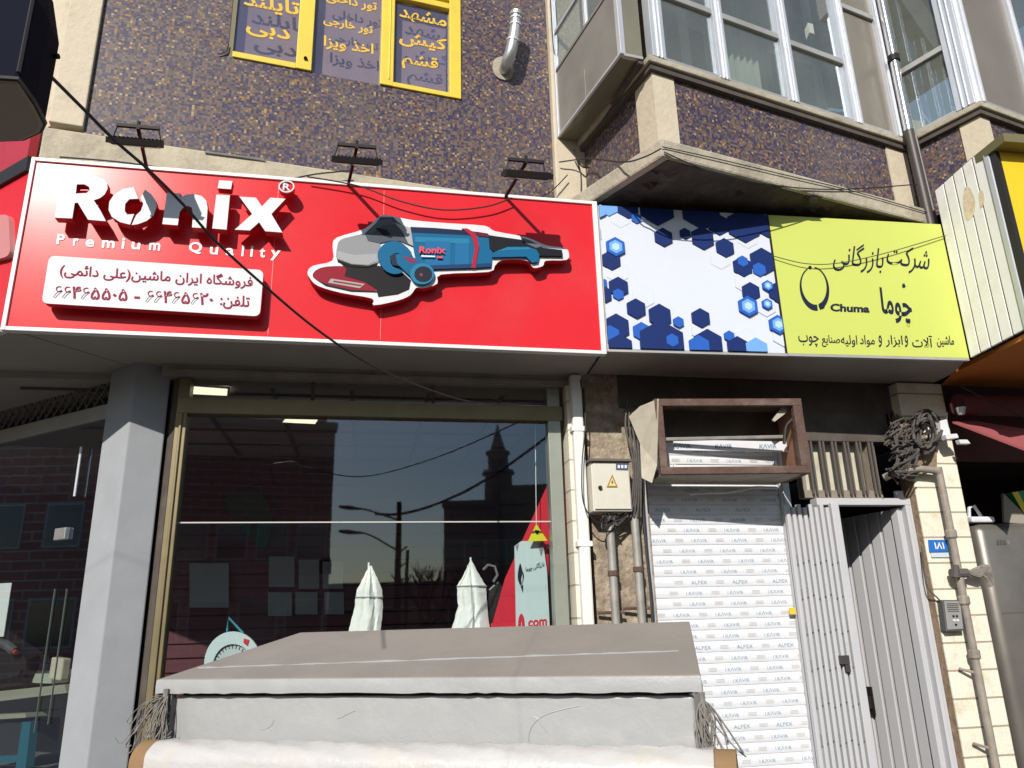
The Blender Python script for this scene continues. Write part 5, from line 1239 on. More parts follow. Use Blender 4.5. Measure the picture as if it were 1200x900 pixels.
mb.slab([pA, pB, pC, pD], V((0, 0, -.012))); part('red_valance', mb, M_redaw, aw)
mb = MB(); q_ = PF.at(1127, 486, .1); mb.tube([q_, q_+V((0, 0, .05))], [.02, .035], 8); part('bell_lamp', mb, M_alu, aw)
fr_ = thing('steel_fridge', 'tall brushed steel cabinet standing in the neighbour shop opening', 'fridge', PF.P(pu1_+.3, 0, -.3))
FP = yaw(0, 10.9); FP = Pl((PF.p-PF.n*.25)[:2], PF.e)
fa = FP.uv(1148, 640)[0]; fzt = FP.uv(1180, 612)[1]
mb = MB(); rect(FP, fa, fa+1.6, .06, fzt, 0, .7, mb); part('case', mb, M_steel, fr_, bevel=.07, smooth=True)
mb = MB()
for z_ in (fzt-.62, fzt-1.35): rect(FP, fa+.07, fa+1.5, z_, z_+.004, .0015, .01, mb)
part('door_gap', mb, M_dark, fr_)
mb = MB(); 
for k in range(4): panel(FP, [(1168+k*4, 633), (1170.6+k*4, 632.6), (1171.4+k*4, 638), (1169+k*4, 638.6)], .004, .003, mb); part('badge', mb, M_mach, fr_)
mb = MB(); rect(FP, fa-.0, fa+.19, fzt+.002, fzt+.045, -.02, .25, mb); o_ = mb.build('plastic_tray', M_white, None, bevel=.012, origin=FP.P(fa+.1, fzt, -.1)); tag(o_, 'white plastic tray on top of the steel cabinet', 'tray')
mb = MB(); c_ = FP.P(fa+.1, fzt+.046, -.1); mb.tube([c_-FP.e*.05, c_-FP.e*.035+V((0, 0, .07)), c_+FP.e*.01+V((0, 0, .085)), c_+FP.e*.05+V((0, 0, .01))], .012, 6); h_ = mb.build('tray_handle', M_white, o_)
mb = MB(); panel(FP, [(1176, 578), (1198, 600), (1205, 614), (1177, 612)], -.1, .02, mb); o_ = mb.build('cardboard_flap', mat('taupe_card', (.30, .27, .22), .8), None, origin=FP.at(1185, 612, -.1)); tag(o_, 'grey cardboard flap leaning on top of the steel cabinet', 'cardboard')
bxp = FP.P(fa+.27, fzt+.002, -.15)
mb = MB(); panel(FP, [(1186, 577), (1230, 570), (1240, 612), (1206, 612)], -.13, .12, mb); bx = mb.build('product_box', mat('green_box', (.02, .25, .08), .4), None, origin=FP.at(1210, 612, -.13)); tag(bx, 'green and yellow product box at the right edge on the steel cabinet', 'box')
mb = MB(); panel(FP, [(1186, 577), (1193, 576), (1211, 612), (1206, 612)], -.128, .004, mb); mb.build('yellow_edge', mat('box_yellow', (.75, .62, .05), .4), bx)

# ================================================================ INSIDE THE SHOP WINDOW
GI = Pl((ST.p-ST.n*.25)[:2], ST.e)
t_ = thing('red_poster', 'red wall poster with slanted edge inside the right end of the shop window', 'poster', GI.at(625, 690, -.1))
mb = MB(); panel(GI, [(652, 545), (652, 800), (556, 800), (577, 732), (592, 678), (620, 616), (645, 561)], -.02, .02, mb); part('sheet', mb, M_poster, t_)
mb = MB(); panel(GI, [(643, 640), (654, 640), (658, 800), (646, 800)], -.012, .008, mb); part('black_strip', mb, M_black, t_)
t_ = thing('display_banner', 'pale blue upright banner with script lettering leaning on the red poster', 'banner', GI.at(625, 740, 0))
mb = MB(); panel(GI, [(603, 640), (611, 634), (636, 634), (641, 668), (647, 790), (606, 790)], .03, .015, mb); part('sheet', mb, M_bluew, t_)
mb = MB(); text(mb, GI, 'بازرگانی چوما', (616, 672), (638, 665), (616, 664), off=.033, th=.002, bold=.01, fa=True)
panel(GI, sm([(609.5, 660), (612, 668), (614, 674), (613, 681), (610, 686), (607, 679), (607, 671)], 3), .033, .002, mb)
panel(GI, [(610, 687), (613, 685), (613, 695)], .033, .002, mb); mb.build('script', M_ink, t_)
mb = MB(); panel(GI, [(611, 678), (612.4, 672), (612.4, 680), (611, 684)], .0345, .002, mb); mb.build('script_gap', M_bluew, t_)
mb = MB(); text(mb, GI, 'com', (619, 735), (641, 733), (619, 727), off=.033, th=.002, bold=.03); panel(GI, sm([(607, 736), (608, 724), (611, 719), (614, 724), (615, 736), (612, 736), (611, 727), (610, 736)], 3), .033, .002, mb); mb.build('red_lettering', M_poster, t_)
mb = MB(); panel(GI, [(631, 640), (636, 634), (638, 640), (634, 652)], .034, .003, mb); panel(GI, [(604, 640), (608, 637), (606, 646)], .034, .003, mb); mb.build('corner_print', mat('print_grey', (.25, .25, .30), .5), t_)
t_ = thing('warning_tag', 'yellow triangular hanging tag on a thread in front of the pale banner', 'tag', GI.at(629, 620, .08))
mb = MB(); panel(GI, [(628.5, 614), (641.5, 633.5), (618.5, 634.5)], .09, .004, mb); part('plate', mb, mat('tag_bright_yellow', (.78, .72, .03), .5), t_)
mb = MB(); panel(GI, [(626.5, 621), (632, 621.5), (631, 625.5), (629, 627), (628.5, 625)], .092, .002, mb); part('symbol', mb, M_black, t_)
mb = MB(); mb.tube([GI.at(628.5, 614, .088), GI.at(627, 484, .088)], .0025, 5); part('thread', mb, M_paper, t_)
def dust_bag(pts, apex, label, seam):
    t_ = thing('dust_bag', label, 'cloth bag', GI.at(apex[0], 740, -.1), 'white cloth dust bags behind the shop window')
    # lofted cloth bag: half widths measured from the outline, with soft folds
    rr = random.Random(int(pts[0][0])); mb = MB(); NC = 14; rows_ = []
    for k in range(len(pts)-1):
        for q in range(4):
            t = q/4; rows_.append(tuple(pts[k][m_]*(1-t)+pts[k+1][m_]*t for m_ in range(3)))
    rows_.append(pts[-1]); cr_ = [(rr.uniform(-.6, .6), rr.uniform(-.02, .02), rr.uniform(.5, 1)) for _ in range(4)]
    front, back_ = [], []
    for i, (xl, xr, y) in enumerate(rows_):
        a = GI.at(xl+rr.uniform(-.4, .4), y, -.06); b = GI.at(xr+rr.uniform(-.4, .4), y, -.06); w_ = (b-a).length/2
        fr_row, bk_row = [], []
        for k in range(NC+1):
            u = -1+2*k/NC; d_ = min(w_, .11)*.62*(1-abs(u))**.85
            for c0, sl, am in cr_:
                v = (u-c0-sl*i)/.13; d_ -= .020*am*math.exp(-v*v)*min(1, i/8)
            d_ += rr.uniform(-.0025, .0025)
            p_ = a.lerp(b, (u+1)/2); fr_row.append(p_+GI.n*d_); bk_row.append(p_-GI.n*max(.004, min(w_, .09)*.5*(1-abs(u))))
        front.append(fr_row); back_.append(bk_row)
    nR = len(rows_); W_ = NC+1; vs = [p for r_ in front for p in r_]+[p for r_ in back_ for p in r_]; o2 = nR*W_; fs = []
    for i in range(nR-1):
        for k in range(NC):
            fs.append((i*W_+k, (i+1)*W_+k, (i+1)*W_+k+1, i*W_+k+1)); fs.append((o2+i*W_+k, o2+i*W_+k+1, o2+(i+1)*W_+k+1, o2+(i+1)*W_+k))
    mb.add(vs, fs); part('bag', mb, M_cloth, t_, smooth=True)
    ring = [p+GI.n*.003 for p in front[seam*4]]; nseg = W_
    i = seam; mb = MB(); mb.tube(ring, .005, 5); part('seam_band', mb, mat('seam_grey', (.42, .46, .45), .8), t_)
    mb = MB(); q_ = GI.at(*apex, -.09); mb.tube([q_-V((0, 0, .03)), q_+V((0, 0, .015))], .006, 6); part('hanging_loop', mb, M_cloth, t_)
    return t_
dust_bag([(433, 435.5, 663), (429, 439, 670), (424, 443, 680), (418, 448, 692), (416.5, 448.5, 700), (415, 448.5, 715), (411, 447, 730), (407.5, 446, 742), (404, 446, 765), (400, 446, 800)], (432, 662), 'white cloth dust bag hanging in the shop window, the left one', 4)
dust_bag([(551, 552.5, 657), (547, 557, 665), (542, 563, 676), (535.5, 569.5, 687), (536, 570, 696), (537, 571, 710), (533, 572.5, 725), (529, 574, 738), (524, 575, 765), (520, 576, 800)], (551.5, 656), 'white cloth dust bag hanging beside the red poster, the right one', 3)
t_ = thing('bench_drill', 'black bench drill standing between the right dust bag and the banner', 'machine', GI.at(582, 740, -.2))
mb = MB(); panel(GI, [(573, 690), (584, 680), (592, 690), (594, 720), (590, 800), (572, 800), (570, 730)], -.1, .1, mb); part('body', mb, mat('drill_black', (.025, .022, .022), .4), t_, bevel=.01)
mb = MB(); mb.tube([GI.at(566, 668, -.08), GI.at(572, 662, -.08), GI.at(580, 664, -.08), GI.at(583, 674, -.08), GI.at(578, 682, -.08)], .009, 6); part('handle_loop', mb, M_mach, t_)
mb = MB(); mb.tube([GI.at(576, 735, -.06), GI.at(590, 728, -.06)], .02, 8); part('red_knob', mb, M_poster, t_)
# round white saw guard above the lid
t_ = thing('saw_guard', 'round white saw guard with a scale showing above the cabinet lid', 'saw guard', GI.at(270, 775, 0))
mb = MB(); outline_with_holes(mb, GI, ellipse(273, 779, 34, 39, 40), [ellipse(273, 783, 24, 28, 40)], .08, .04); part('rim', mb, M_bluew, t_, bevel=.003)
mb = MB(); outline_with_holes(mb, GI, ellipse(273, 783, 24, 28, 40), [], .065, .02); part('disc', mb, mat('pale_disc', (.52, .60, .62), .4, var=.1), t_)
mb = MB()
for k in range(14):
    an = pi+.15+k*.2; mb.tube([GI.at(273+19*cos(an), 782+22*sin(an), .066), GI.at(273+22.5*cos(an), 782+26*sin(an), .066)], .0025, 4)
part('scale_mark', mb, M_ink, t_)
mb = MB(); mb.tube([GI.at(266, 740, .05), GI.at(268, 724, .05), GI.at(285, 742, .05)], .007, 6); part('guard_wire', mb, mat('blue_wire', (.05, .3, .38), .5), t_)
mb = MB(); panel(GI, [(286, 748), (292, 750), (290, 757), (285, 753)], .085, .006, mb); part('red_mark', mb, M_poster, t_)
# shelves deep inside with boxes
t_ = thing('slat_wall', 'maroon slatted display wall with pale paper sheets deep in the shop', 'display wall', ST.P(-.3, .1, -2.4))
mb = MB()
for k in range(27): rect(ST, iu0-.6, iu1-.05, .12+k*.11, .12+k*.11+.098, -2.4, .02, mb)
part('slat_panel', mb, mat('slat_maroon', (.10, .018, .028), .5, var=.15, vscale=2), t_)
SWP = Pl((ST.p-ST.n*2.36)[:2], ST.e)
for x0, y0, x1, y1 in ((315, 652, 345, 688), (350, 656, 374, 690), (378, 658, 402, 690), (314, 694, 342, 722), (346, 694, 372, 720), (380, 694, 403, 720), (222, 660, 268, 712)):
    mb = MB(); panel(SWP, [(x0, y0), (x1, y0), (x1, y1), (x0, y1)], 0, .006, mb); part('paper_sheet', mb, mat('dim_paper', (.30, .32, .36), .8), t_)
mb = MB(); panel(SWP, sm([(262, 585), (300, 575), (318, 600), (312, 640), (290, 628)], 3), 0, .01, mb); part('green_emblem', mb, mat('dark_green', (.012, .07, .035), .6), t_)
# left shop: bench saws and clutter
LI = Pl((LF.p-LF.n*.5)[:2], LF.e)
t_ = thing('table_saw', 'grey table saw with teal legs inside the corner shopfront', 'machine', LI.at(30, 850, 0))
def lib(mb, x0, y0, x1, y1, off, th): panel(LI, [(x0, y0), (x1, y0), (x1, y1), (x0, y1)], off, th, mb)
mb = MB(); panel(LI, [(-20, 812), (76, 802), (78, 812), (-20, 824)], .15, .5, mb); panel(LI, [(-20, 838), (30, 836), (30, 841), (-20, 844)], .1, .3, mb); part('table', mb, mat('saw_table', (.42, .42, .34), .4, .3), t_)
mb = MB(); panel(LI, [(26, 846), (36, 846), (30, 900), (18, 900)], .12, .05, mb); panel(LI, [(-20, 888), (22, 885), (22, 892), (-20, 896)], .1, .04, mb); part('leg', mb, M_teal, t_)
mb = MB(); panel(LI, [(-10, 846), (26, 846), (22, 884), (-10, 886)], .05, .25, mb); part('motor', mb, mat('motor_black', (.03, .03, .032), .4), t_)
t_ = thing('mitre_saw', 'black mitre saw head standing on the bench behind the left glass', 'machine', LI.at(10, 805, 0))
mb = MB(); outline_with_holes(mb, LI, ellipse(5, 780, 26, 24, 24), [], .12, .1); part('guard', mb, mat('saw_black', (.02, .02, .022), .35), t_)
mb = MB(); mb.tube([LI.at(-6, 752, .15), LI.at(8, 756, .15), LI.at(18, 764, .15)], .03, 8); part('handle', mb, mat('saw_grey', (.10, .10, .10), .5), t_)
mb = MB(); mb.tube([LI.at(15, 763, .16), LI.at(20, 765, .16)], .016, 8); part('red_trigger', mb, mat('dull_red', (.3, .05, .04), .5), t_)
mb = MB(); mb.tube([LI.at(-10, 800, .1), LI.at(30, 792, .1)], .05, 8); part('motor', mb, mat('saw_black', (.02, .02, .022), .35), t_)
mb = MB(); panel(LI, [(60, 770), (74, 772), (70, 798), (56, 796)], .1, .06, mb); o = mb.build('paper_cup', mat('cream_cup', (.55, .52, .42), .6), None, bevel=.01, origin=LI.at(65, 797, .1)); tag(o, 'cream paper container on the bench behind the left glass', 'container')
mb = MB(); panel(LI, [(32, 785), (62, 786), (60, 801), (30, 800)], .05, .15, mb); o = mb.build('parts_box', mat('pale_green_box', (.38, .42, .36), .6), None, origin=LI.at(45, 800, .05)); tag(o, 'pale green parts box beside the cream container', 'box')
mb = MB(); panel(LI, [(32, 777), (58, 778), (56, 785), (32, 785)], .04, .12, mb); o = mb.build('purple_bag', mat('dull_purple', (.18, .12, .19), .7), None, origin=LI.at(45, 785, .05)); tag(o, 'dull purple bag lying on the pale green box', 'bag')
mb = MB(); panel(LF, [(-8, 684), (13.5, 683), (4, 746), (-14, 747)], -.075, .003, mb); o = mb.build('paper_notice', M_paper, None, origin=LF.at(0, 715, -.075)); tag(o, 'white paper notice stuck inside the left shop glass', 'notice')
mb = MB(); mb.box(LI.P(-2.2, .08, -.5), LI.e*2.1, LI.n*.62, V((0, 0, .75))); o = mb.build('workbench', M_mach, None, origin=LI.P(-1.1, .08, -.4)); tag(o, 'dark grey workbench inside the corner shop', 'bench')

# ================================================================ CABINET IN FRONT
zf = 1.45
fl = atz(185, 796, zf); frr = atz(821, 791, zf); ce = (frr-fl).normalized(); ce = V((ce.x, ce.y, 0)).normalized(); cd = V((-ce.y, ce.x, 0)); cw = (frr-fl).length
KB = Pl((fl.x, fl.y), ce)
# lid rises to the back: find back edge where the photo's back line is met
def onlid(px, py, slope):
    # plane through front edge with given rise per metre of depth
    nrm = V((-cd.x*slope, -cd.y*slope, 1)); d_ = ray(px, py); return CAMP+d_*((fl-CAMP).dot(nrm)/d_.dot(nrm))
SL = .30
b1 = onlid(352, 741, SL); b2 = onlid(808, 728, SL)
t_ = thing('street_cabinet', 'silver painted metal street cabinet with a sloping taupe lid in the foreground', 'cabinet', flatv((fl+frr)/2))
mb = MB(); mb.slab([fl, frr, b2, b1], V((0, 0, -.012))); part('lid', mb, M_lid, t_, bevel=.004)
mb = MB(); rr = random.Random(13); NS = 60
pv = []
for k in range(NS+1):
    q_ = fl-cd*(.006+rr.uniform(0, .0035))+ce*(cw*k/NS); a_, b_ = rr.uniform(-.0015, .0015), rr.uniform(-.0025, .0025)
    pv += [q_-V((0, 0, .003)), q_-cd*rr.uniform(.0, .003)-V((0, 0, .03+a_)), q_-V((0, 0, .058+b_)), q_+cd*.03-V((0, 0, .058)), q_+cd*.03-V((0, 0, .003))]
mb.add(pv, [(5*k+j, 5*k+(j+1) % 5, 5*k+5+(j+1) % 5, 5*k+5+j) for k in range(NS) for j in range(5)]+[(0, 4, 3, 2, 1), tuple(5*NS+j for j in range(5))]); fz = part('front_flange', mb, M_cab, t_, smooth=True)
mb = MB(); mb.slab([frr-ce*.004-V((0, 0, .058)), frr-ce*.004-V((0, 0, .002)), b2-V((0, 0, .014)), b2-V((0, 0, .07))], -ce*.02); mb.slab([fl+ce*.004-V((0, 0, .058)), fl+ce*.004-V((0, 0, .002)), b1-V((0, 0, .014)), b1-V((0, 0, .07))], ce*.02); part('side_flange', mb, M_cab, t_)
s0 = onlid(232, 783, SL); s1 = onlid(795, 763, SL)
mb = MB(); rr = random.Random(12); mb.tube([s0.lerp(s1, k/40)+V((0, 0, rr.uniform(-.001, .002)))+cd*rr.uniform(-.003, .003) for k in range(41)], [rr.uniform(.002, .0055) for k in range(41)], 6); part('weld_bead', mb, M_cab, t_)
bl0 = KB.uv(200, 830)[0]; bl1 = KB.uv(814, 830)[0]
mb = MB(); mb.box(fl+ce*bl0+cd*.03+V((0, 0, .03-fl.z)), ce*(bl1-bl0), cd*.62, V((0, 0, zf-.1-.0))); bd_ = part('body', mb, M_cab, t_, bevel=.01)
mb = MB(); mb.box(fl+ce*(bl0+.02)+cd*.05+V((0, 0, -.1)), ce*(bl1-bl0-.04), cd*.5, V((0, 0, .085))); part('lid_gap', mb, M_dark, t_)
mb = MB(); rr = random.Random(6)
for k in range(3):                        # runs of old paint and glue on the front
    a = bl0+rr.uniform(.05, bl1-bl0-.2); z_ = rr.uniform(1.14, 1.34); P_ = [KB.P(a, z_, -.0295)]
    an = rr.uniform(-.6, .6)
    for j in range(4):
        an += rr.uniform(-.8, .8); P_.append(P_[-1]+ce*.022*cos(an)+V((0, 0, .018*sin(an))))
    mb.tube(smoothline(P_, 3), rr.uniform(.001, .002), 5)
mb.tube(smoothline([KB.P(bl1-.62, 1.15, -.0295), KB.P(bl1-.62, 1.25, -.0295), KB.P(bl1-.56, 1.31, -.0295), KB.P(bl1-.42, 1.345, -.0295)], 6), .002, 5)
part('paint_drip', mb, M_cab, bd_, smooth=True)
mb = MB(); mb.box(fl+ce*bl0+cd*.001+V((0, 0, -.30)), ce*-.028, cd*.03, V((0, 0, .24))); part('side_bar', mb, mat('dark_grey_bar', (.12, .12, .12), .6), t_); mb = MB(); mb.box(fl+ce*(bl1+.004)+cd*.001+V((0, 0, -.30)), ce*.03, cd*.03, V((0, 0, .24))); part('side_bar', mb, mat('dark_grey_bar', (.12, .12, .12), .6), t_)
# rope bundles at both ends
def rope(px, py, label, seed, spread):
    rr = random.Random(seed); o0 = KB.at(px, py, .02); mb = MB()
    for k in range(34):
        L_ = rr.uniform(.1, .24); P_ = [o0+ce*rr.uniform(-.012, .012)]
        ang = rr.uniform(*spread)*rr.choice((1, 1, .5, -.25))
        P_ += [P_[0]+ce*(L_*.45*sin(ang)+rr.uniform(-.01, .01))-V((0, 0, L_*.4*cos(ang)))+cd*-rr.uniform(0, .04), P_[0]+ce*(L_*sin(ang)*1.05)-V((0, 0, L_*.95*cos(ang)+.02))+cd*-rr.uniform(0, .05)]
        P_[1] += ce*rr.uniform(-.025, .025)+V((0, 0, rr.uniform(-.02, .03))); P_.append(P_[-1]+ce*rr.uniform(-.04, .04)+V((0, 0, rr.uniform(-.04, .03)))); mb.tube(smoothline(P_, 4), rr.uniform(.0015, .0032), 4)
    mb.tube(smoothline([o0, o0-V((0, 0, .08)), o0+ce*.012-V((0, 0, .16)), o0-V((0, 0, .24))], 5), .011, 7)
    mb.tube([o0+V((0, 0, .03)), o0-V((0, 0, .05))], .012, 7)
    o = mb.build('rope_tassel', M_rope, None, origin=o0); tag(o, label, 'rope', 'frayed ropes on the cabinet')
rope(194, 816, 'frayed grey rope tassel at the left end of the silver cabinet', 1, (-1.15, .1))
rope(823, 822, 'frayed grey rope tassel at the right end of the silver cabinet', 2, (-.2, .75))
# wrapped slab leaning in front
WF = Pl((fl-cd*.2)[:2], ce); wa, wb = WF.uv(176, 885)[0], WF.uv(836, 885)[0]; wz = WF.uv(500, 874)[1]
t_ = thing('wrapped_roll', 'long white plastic wrapped roll with brown cardboard ends before the cabinet', 'roll', WF.P((wa+wb)/2, 0, 0))
rr_ = .15; mb = MB()
prof_ = []
for k in range(19):
    an = pi*k/18; prof_.append((rr_*.62*cos(an), rr_*.5*sin(an)))
q_ = [WF.P(wa, wz-rr_*.5, -.06)+cd*(-x)+V((0, 0, y)) for x, y in prof_]
q_ += [WF.P(wa, .0, -.06)+cd*(rr_*.62), WF.P(wa, .0, -.06)-cd*(rr_*.62)]
nsec = 60; ring = []
n_p = len(q_); rn = random.Random(8)
for i in range(nsec+1):
    for j, p in enumerate(q_):
        wv = .004*sin(i*1.7+j*.6)+.003*sin(i*.53+j*1.1) if j < 19 else 0
        ring.append(p+ce*((wb-wa)*i/nsec)+V((0, 0, wv)))
fs = []
for i in range(nsec):
    for j in range(n_p):
        k = (j+1) % n_p; fs.append((i*n_p+j, (i+1)*n_p+j, (i+1)*n_p+k, i*n_p+k))
fs += [tuple(range(n_p)), tuple(nsec*n_p+j for j in range(n_p))[::-1]]
mb.add(ring, fs); part('wrap', mb, M_film, t_, smooth=True)
for s_, uu in ((-1, wa), (1, wb)):
    mb = MB(); w_ = .07; e_ = ce*(w_*s_)
    mb.slab([p-V((0, 0, .004))+ce*(.001*s_)+ce*(uu-wa) for p in q_], e_); part('cardboard_end', mb, M_card, t_, bevel=.01)

# ================================================================ CABLES OVERHEAD
d0 = CAMP
cpx = [(-60, -30, 1.3), (20, 50, 1.62), (62, 92, 1.77), (100, 130, 1.9), (135, 165, 2.02), (175, 200, 2.16), (215, 240, 2.32), (255, 285, 2.48), (310, 335, 2.7), (370, 385, 2.95), (430, 425, 3.24), (490, 452, 3.6), (560, 472, 4.1), (640, 474, 4.72)]
wire('thick black cable slung across the red sign from behind the dark sign box', [aty(x, y, Y) for x, y, Y in cpx], .005)
wire('thin black wire drooping along the top of the red sign', [S.at(x, y, .05) for x, y in ((360, 207), (420, 218), (470, 236), (520, 246), (570, 242), (600, 232))], .0045)
wire('thin dark wire from the last floodlight to the pilaster', [W.at(560, 243, .1), W.at(600, 240, .12), W.at(640, 228, .1), W.at(665, 205, .09)], .004)
wire('black wire lying on the stone band above the sign', [W.at(x, y, .07) for x, y in ((70, 184), (150, 191), (250, 206), (320, 212), (370, 204), (410, 200))], .005)
LL = thru(flatv(L2), flatv(C2)); LR = thru(flatv(C2), flatv(E2))
wire('black wire crossing the broken ledge under the bay', [LR.at(778, 178, .008), LR.at(830, 200, .01), LR.at(900, 216, .012), LR.at(980, 222, .012), LR.at(1075, 216, .02)], .004)
wire('second black wire sagging below the ledge edge', [LR.at(776, 172, .008), LR.at(840, 186, .012), LR.at(920, 205, .012), LR.at(1000, 224, .012), LR.at(1090, 250, .01)], .0035)
wire('black wire rising from the pilaster to the ledge corner', [W.at(655, 190, .08), W.at(690, 186, .2), LL.at(730, 190, .05), LL.at(755, 184, .05), LL.at(775, 174, .03)], .005)
wire('loose cable hanging down the pilaster under the bay box', [W.at(672, 178, .1), W.at(682, 195, .1), W.at(697, 200, .1), W.at(706, 235, .1)], .006)
wire('thin cable running down the pilaster', [W.at(645, 0, .06), W.at(648, 50, .07), W.at(652, 75, .06), W.at(656, 100, .07), W.at(655, 130, .06)], .0045)
wire('cable dropping down the cream pilaster', [W.at(672, 175, .07), W.at(680, 200, .06), W.at(681, 225, .06)], .004)
wire('black lead tacked to the mosaic below the yellow window', [W.at(256, 64, .01), W.at(265, 60, .015), W.at(268, 52, .01)], .004)
wire('long sagging wire in front of the lime sign', [LM.at(906, 300, .02), LM.at(945, 309, .03), LM.at(985, 308, .03), LM.at(1040, 296, .03), LM.at(1108, 276, .02)], .003, M_cable3)
wire('thin wire across the maroon awning', [PF.at(1125, 452, .2), PF.at(1160, 470, .22), PF.at(1205, 492, .25)], .005)

# ================================================================ ACROSS THE STREET (seen in the glass)
GP = ST.P(0, 0, -.075); Gn = ST.n
def mirror(p): return p-Gn*(2*(p-GP).dot(Gn))
def refl(px, py, T):
    """point across the street whose mirror image lies T metres deep along this pixel's ray"""
    d_ = ray(px, py); return mirror(CAMP+d_*(T/d_.y))
def block(name, label, xl, xr, ytop, T, dep_, m_, winrows=(), Tr=None, xt=None):
    A = refl(xl, ytop, T); B = refl(xr, ytop, Tr or T); h = (A.z+B.z)/2; A = flatv(A); B = flatv(B); ax = (B-A); L_ = ax.length; ax.normalize()
    bk = V((ax.y, -ax.x, 0)); bk = bk if bk.dot(A) > 0 else -bk
    t_ = thing(name, label, 'building', (A+B)/2)
    mb = MB(); mb.box(A, ax*L_, bk*dep_, V((0, 0, h))); part('wall', mb, m_, t_)
    mb = MB(); mb.box(A-bk*.12-ax*.1+V((0, 0, h+.002)), ax*(L_+.2), bk*(dep_+.2), V((0, 0, .35))); part('cornice', mb, M_obr2, t_)
    for (zz, n, w_, hh) in winrows:
        for k in range(n):
            c_ = A+ax*(L_*(k+.5)/n-w_/2)-bk*.03; mb = MB(); mb.box(c_+V((0, 0, zz)), ax*w_, bk*.02, V((0, 0, hh))); f_ = part('window', mb, mat('opposite_frame', (.4, .4, .4), .5), t_)
            mb = MB(); mb.box(c_+ax*.08-bk*.012+V((0, 0, zz+.08)), ax*(w_-.16), bk*.01, V((0, 0, hh-.16))); part('pane', mb, mat('opposite_pane', (.05, .06, .07), .08, spec=.8), f_)
    return t_, A, ax, bk, h
t_, A, ax, bk, h = block('brick_building', 'tall dark brick building across the street mirrored in the shop glass', 60, 393, 496, 30, 12, M_obrick, [(1.2, 6, 1.6, 1.6), (4.4, 7, 1.3, 1.5)], Tr=34)
mb = MB(); e_ = refl(360, 488, 33); mb.tube([V((e_.x, e_.y, h+.3))+bk*1., V((e_.x, e_.y, h+1.0))+bk*1., V((e_.x, e_.y, h+1.15))+bk*1.], [1.0, 1.0, .5], 18); part('roof_tank', mb, M_obr2, t_)
block('block_building', 'dark flat-roofed building under the tower across the street', 520, 640, 592, 48, 12, M_obr2, [(1.5, 4, 1.5, 1.8), (5, 5, 1.3, 1.5)])
block('tall_rear_building', 'dark building with a rising roofline beside the red poster reflection', 585, 760, 572, 60, 12, M_obr2, [(3, 4, 1.5, 2)])
block('low_building', 'low dark shop row across the street behind the lamp post', 385, 520, 690, 44, 8, M_obr2, [(.8, 5, 1.8, 1.8)])
block('side_terrace', 'long brick terrace across the street to the left', -700, 55, 560, 34, 10, M_obrick, [(1.2, 9, 1.6, 1.6), (4.4, 9, 1.3, 1.5)])
block('far_terrace', 'pale terrace across the street to the right', 770, 1500, 560, 50, 10, M_obr2, [(1.2, 8, 1.6, 1.6), (4.4, 8, 1.3, 1.5)])
_GPo, _Gno = GP, Gn
GP, Gn = LF.P(0, 0, -.06), LF.n
block('cross_street_block', 'tall dark brick block down the side street on the left', -260, 135, 430, 26, 10, M_obrick, [(1.2, 6, 1.6, 1.6), (4.4, 6, 1.3, 1.5)])
GP, Gn = _GPo, _Gno
tT = 62; cb = flatv(refl(585, 590, tT)); ztw = refl(585, 497, tT).z
sc__ = tT/F.p.y if False else tT/900
t_ = thing('clock_tower', 'slender dark tower with a stepped spire across the street', 'tower', cb)
zq = [refl(585, y, tT).z for y in (497, 512, 530, 533, 552, 556, 590)]
mb = MB(); wpx = lambda k: k*sc__*.5*1.7
mb.tube([cb+V((0, 0, 0)), cb+V((0, 0, zq[5]))], wpx(20), 8); mb.tube([cb+V((0, 0, zq[5])), cb+V((0, 0, zq[4]))], [wpx(24), wpx(22)], 8); part('shaft', mb, M_obr2, t_)
mb = MB(); mb.tube([cb+V((0, 0, zq[4]+.01)), cb+V((0, 0, zq[3]))], wpx(15), 8); mb.tube([cb+V((0, 0, zq[3]+.01)), cb+V((0, 0, zq[2]))], wpx(18), 8); part('belfry', mb, M_obr2, t_)
mb = MB(); mb.tube([cb+V((0, 0, zq[2]+.01)), cb+V((0, 0, zq[1])), cb+V((0, 0, zq[0]))], [wpx(12), wpx(6), wpx(1)], 8); part('spire', mb, M_obr2, t_)
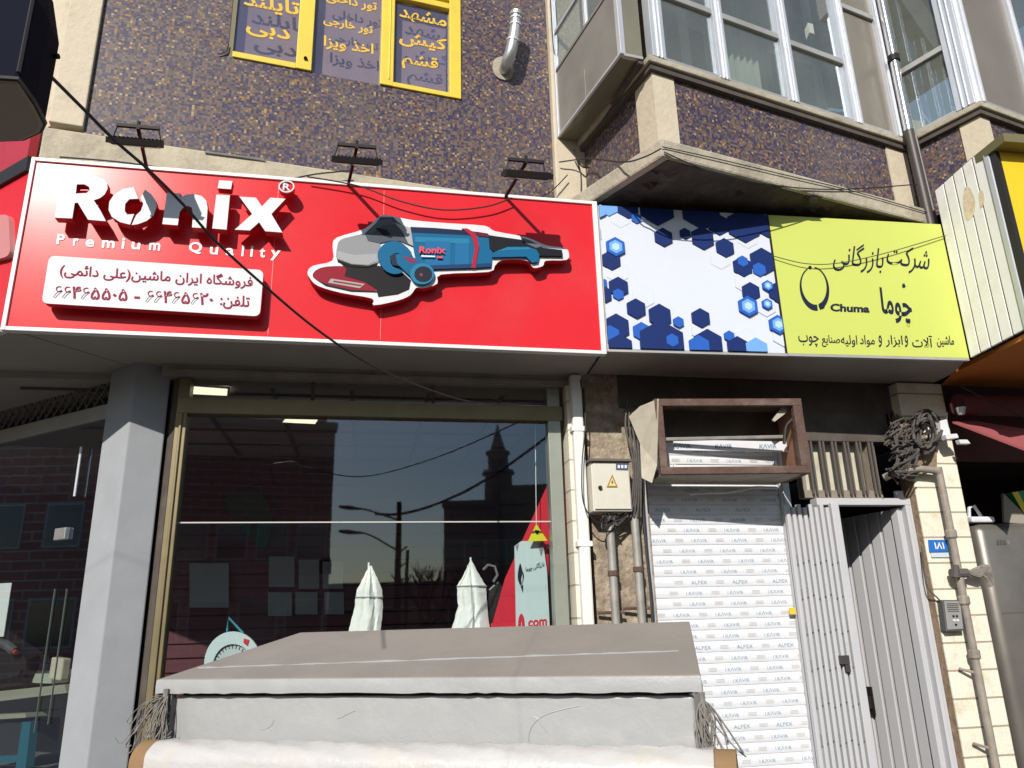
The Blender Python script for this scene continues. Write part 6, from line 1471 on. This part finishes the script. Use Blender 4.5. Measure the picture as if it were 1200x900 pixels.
# street lamp with two arms, lattice mast
lT = 24; lb = flatv(refl(467, 640, lT))
t_ = thing('street_lamp', 'dark street lamp post with two arms over the road', 'street lamp', lb)
zt_ = refl(467, 588, lT).z
mb = MB(); mb.tube([lb, lb+V((0, 0, zt_))], [.13, .08], 8); mb.tube([lb+V((.28, 0, 0)), lb+V((.28, 0, refl(467, 645, lT).z))], .06, 6)
for k in range(8): mb.tube([lb+V((0, 0, .6+k*.45)), lb+V((.28, 0, .8+k*.45))], .03, 4)
part('mast', mb, M_black, t_)
for ye, ya_ in ((595, 610), (624, 646)):
    tip = refl(412, ye, lT); mid = refl(430, ye+2, lT); root = V((lb.x, lb.y, refl(467, ya_, lT).z))
    mb = MB(); mb.tube(smoothline([root, mid, tip], 6), .03, 6); part('arm', mb, M_black, t_)
    d_ = (tip-mid).normalized(); mb = MB(); mb.tube([tip-d_*.3, tip+d_*.1, tip+d_*.4], [.03, .075, .04], 8); part('lamp_head', mb, M_black, t_)
wire('overhead street wire sagging past the tower across the street', [refl(440, 602, 26), refl(470, 602, 26), refl(520, 587, 26), refl(580, 556, 26), refl(640, 512, 26), refl(700, 465, 26)], .05, M_wire)
# bare trees across the road
def bare_tree(px, T, ytop, label, seed):
    rr = random.Random(seed); b_ = flatv(refl(px, 720, T)); H_ = refl(px, ytop, T).z
    t_ = thing('bare_tree', label, 'tree', b_, 'bare street trees across the road')
    mb = MB(); mb.tube([b_, b_+V((.05, 0, H_*.4))], [.16, .10], 8); part('trunk', mb, mat('bark', (.07, .055, .045), .9), t_)
    mb = MB()
    def grow(p, d_, L_, r, lv):
        q = p+d_*L_; mb.tube([p, p.lerp(q, .5)+V((rr.uniform(-.04, .04), rr.uniform(-.04, .04), 0))*L_, q], [r, r*.8, r*.6], 5, caps=False)
        if lv == 0: return
        for k in range(3 if lv > 1 else 4):
            dd = (d_+V((rr.uniform(-.7, .7), rr.uniform(-.7, .7), rr.uniform(-.15, .5)))).normalized(); grow(p.lerp(q, rr.uniform(.55, 1)), dd, L_*rr.uniform(.6, .8), r*.55, lv-1)
    for k in range(5): grow(b_+V((.05, 0, H_*rr.uniform(.3, .4))), V((rr.uniform(-.6, .6), rr.uniform(-.6, .6), 1)).normalized(), H_*.28, .07, 3)
    part('crown', mb, mat('bark', (.07, .055, .045), .9), t_)
bare_tree(500, 26, 645, 'bare leafless street tree beside the lamp post across the road', 3)
bare_tree(535, 30, 690, 'smaller bare street tree before the dark flat-roofed building', 8)
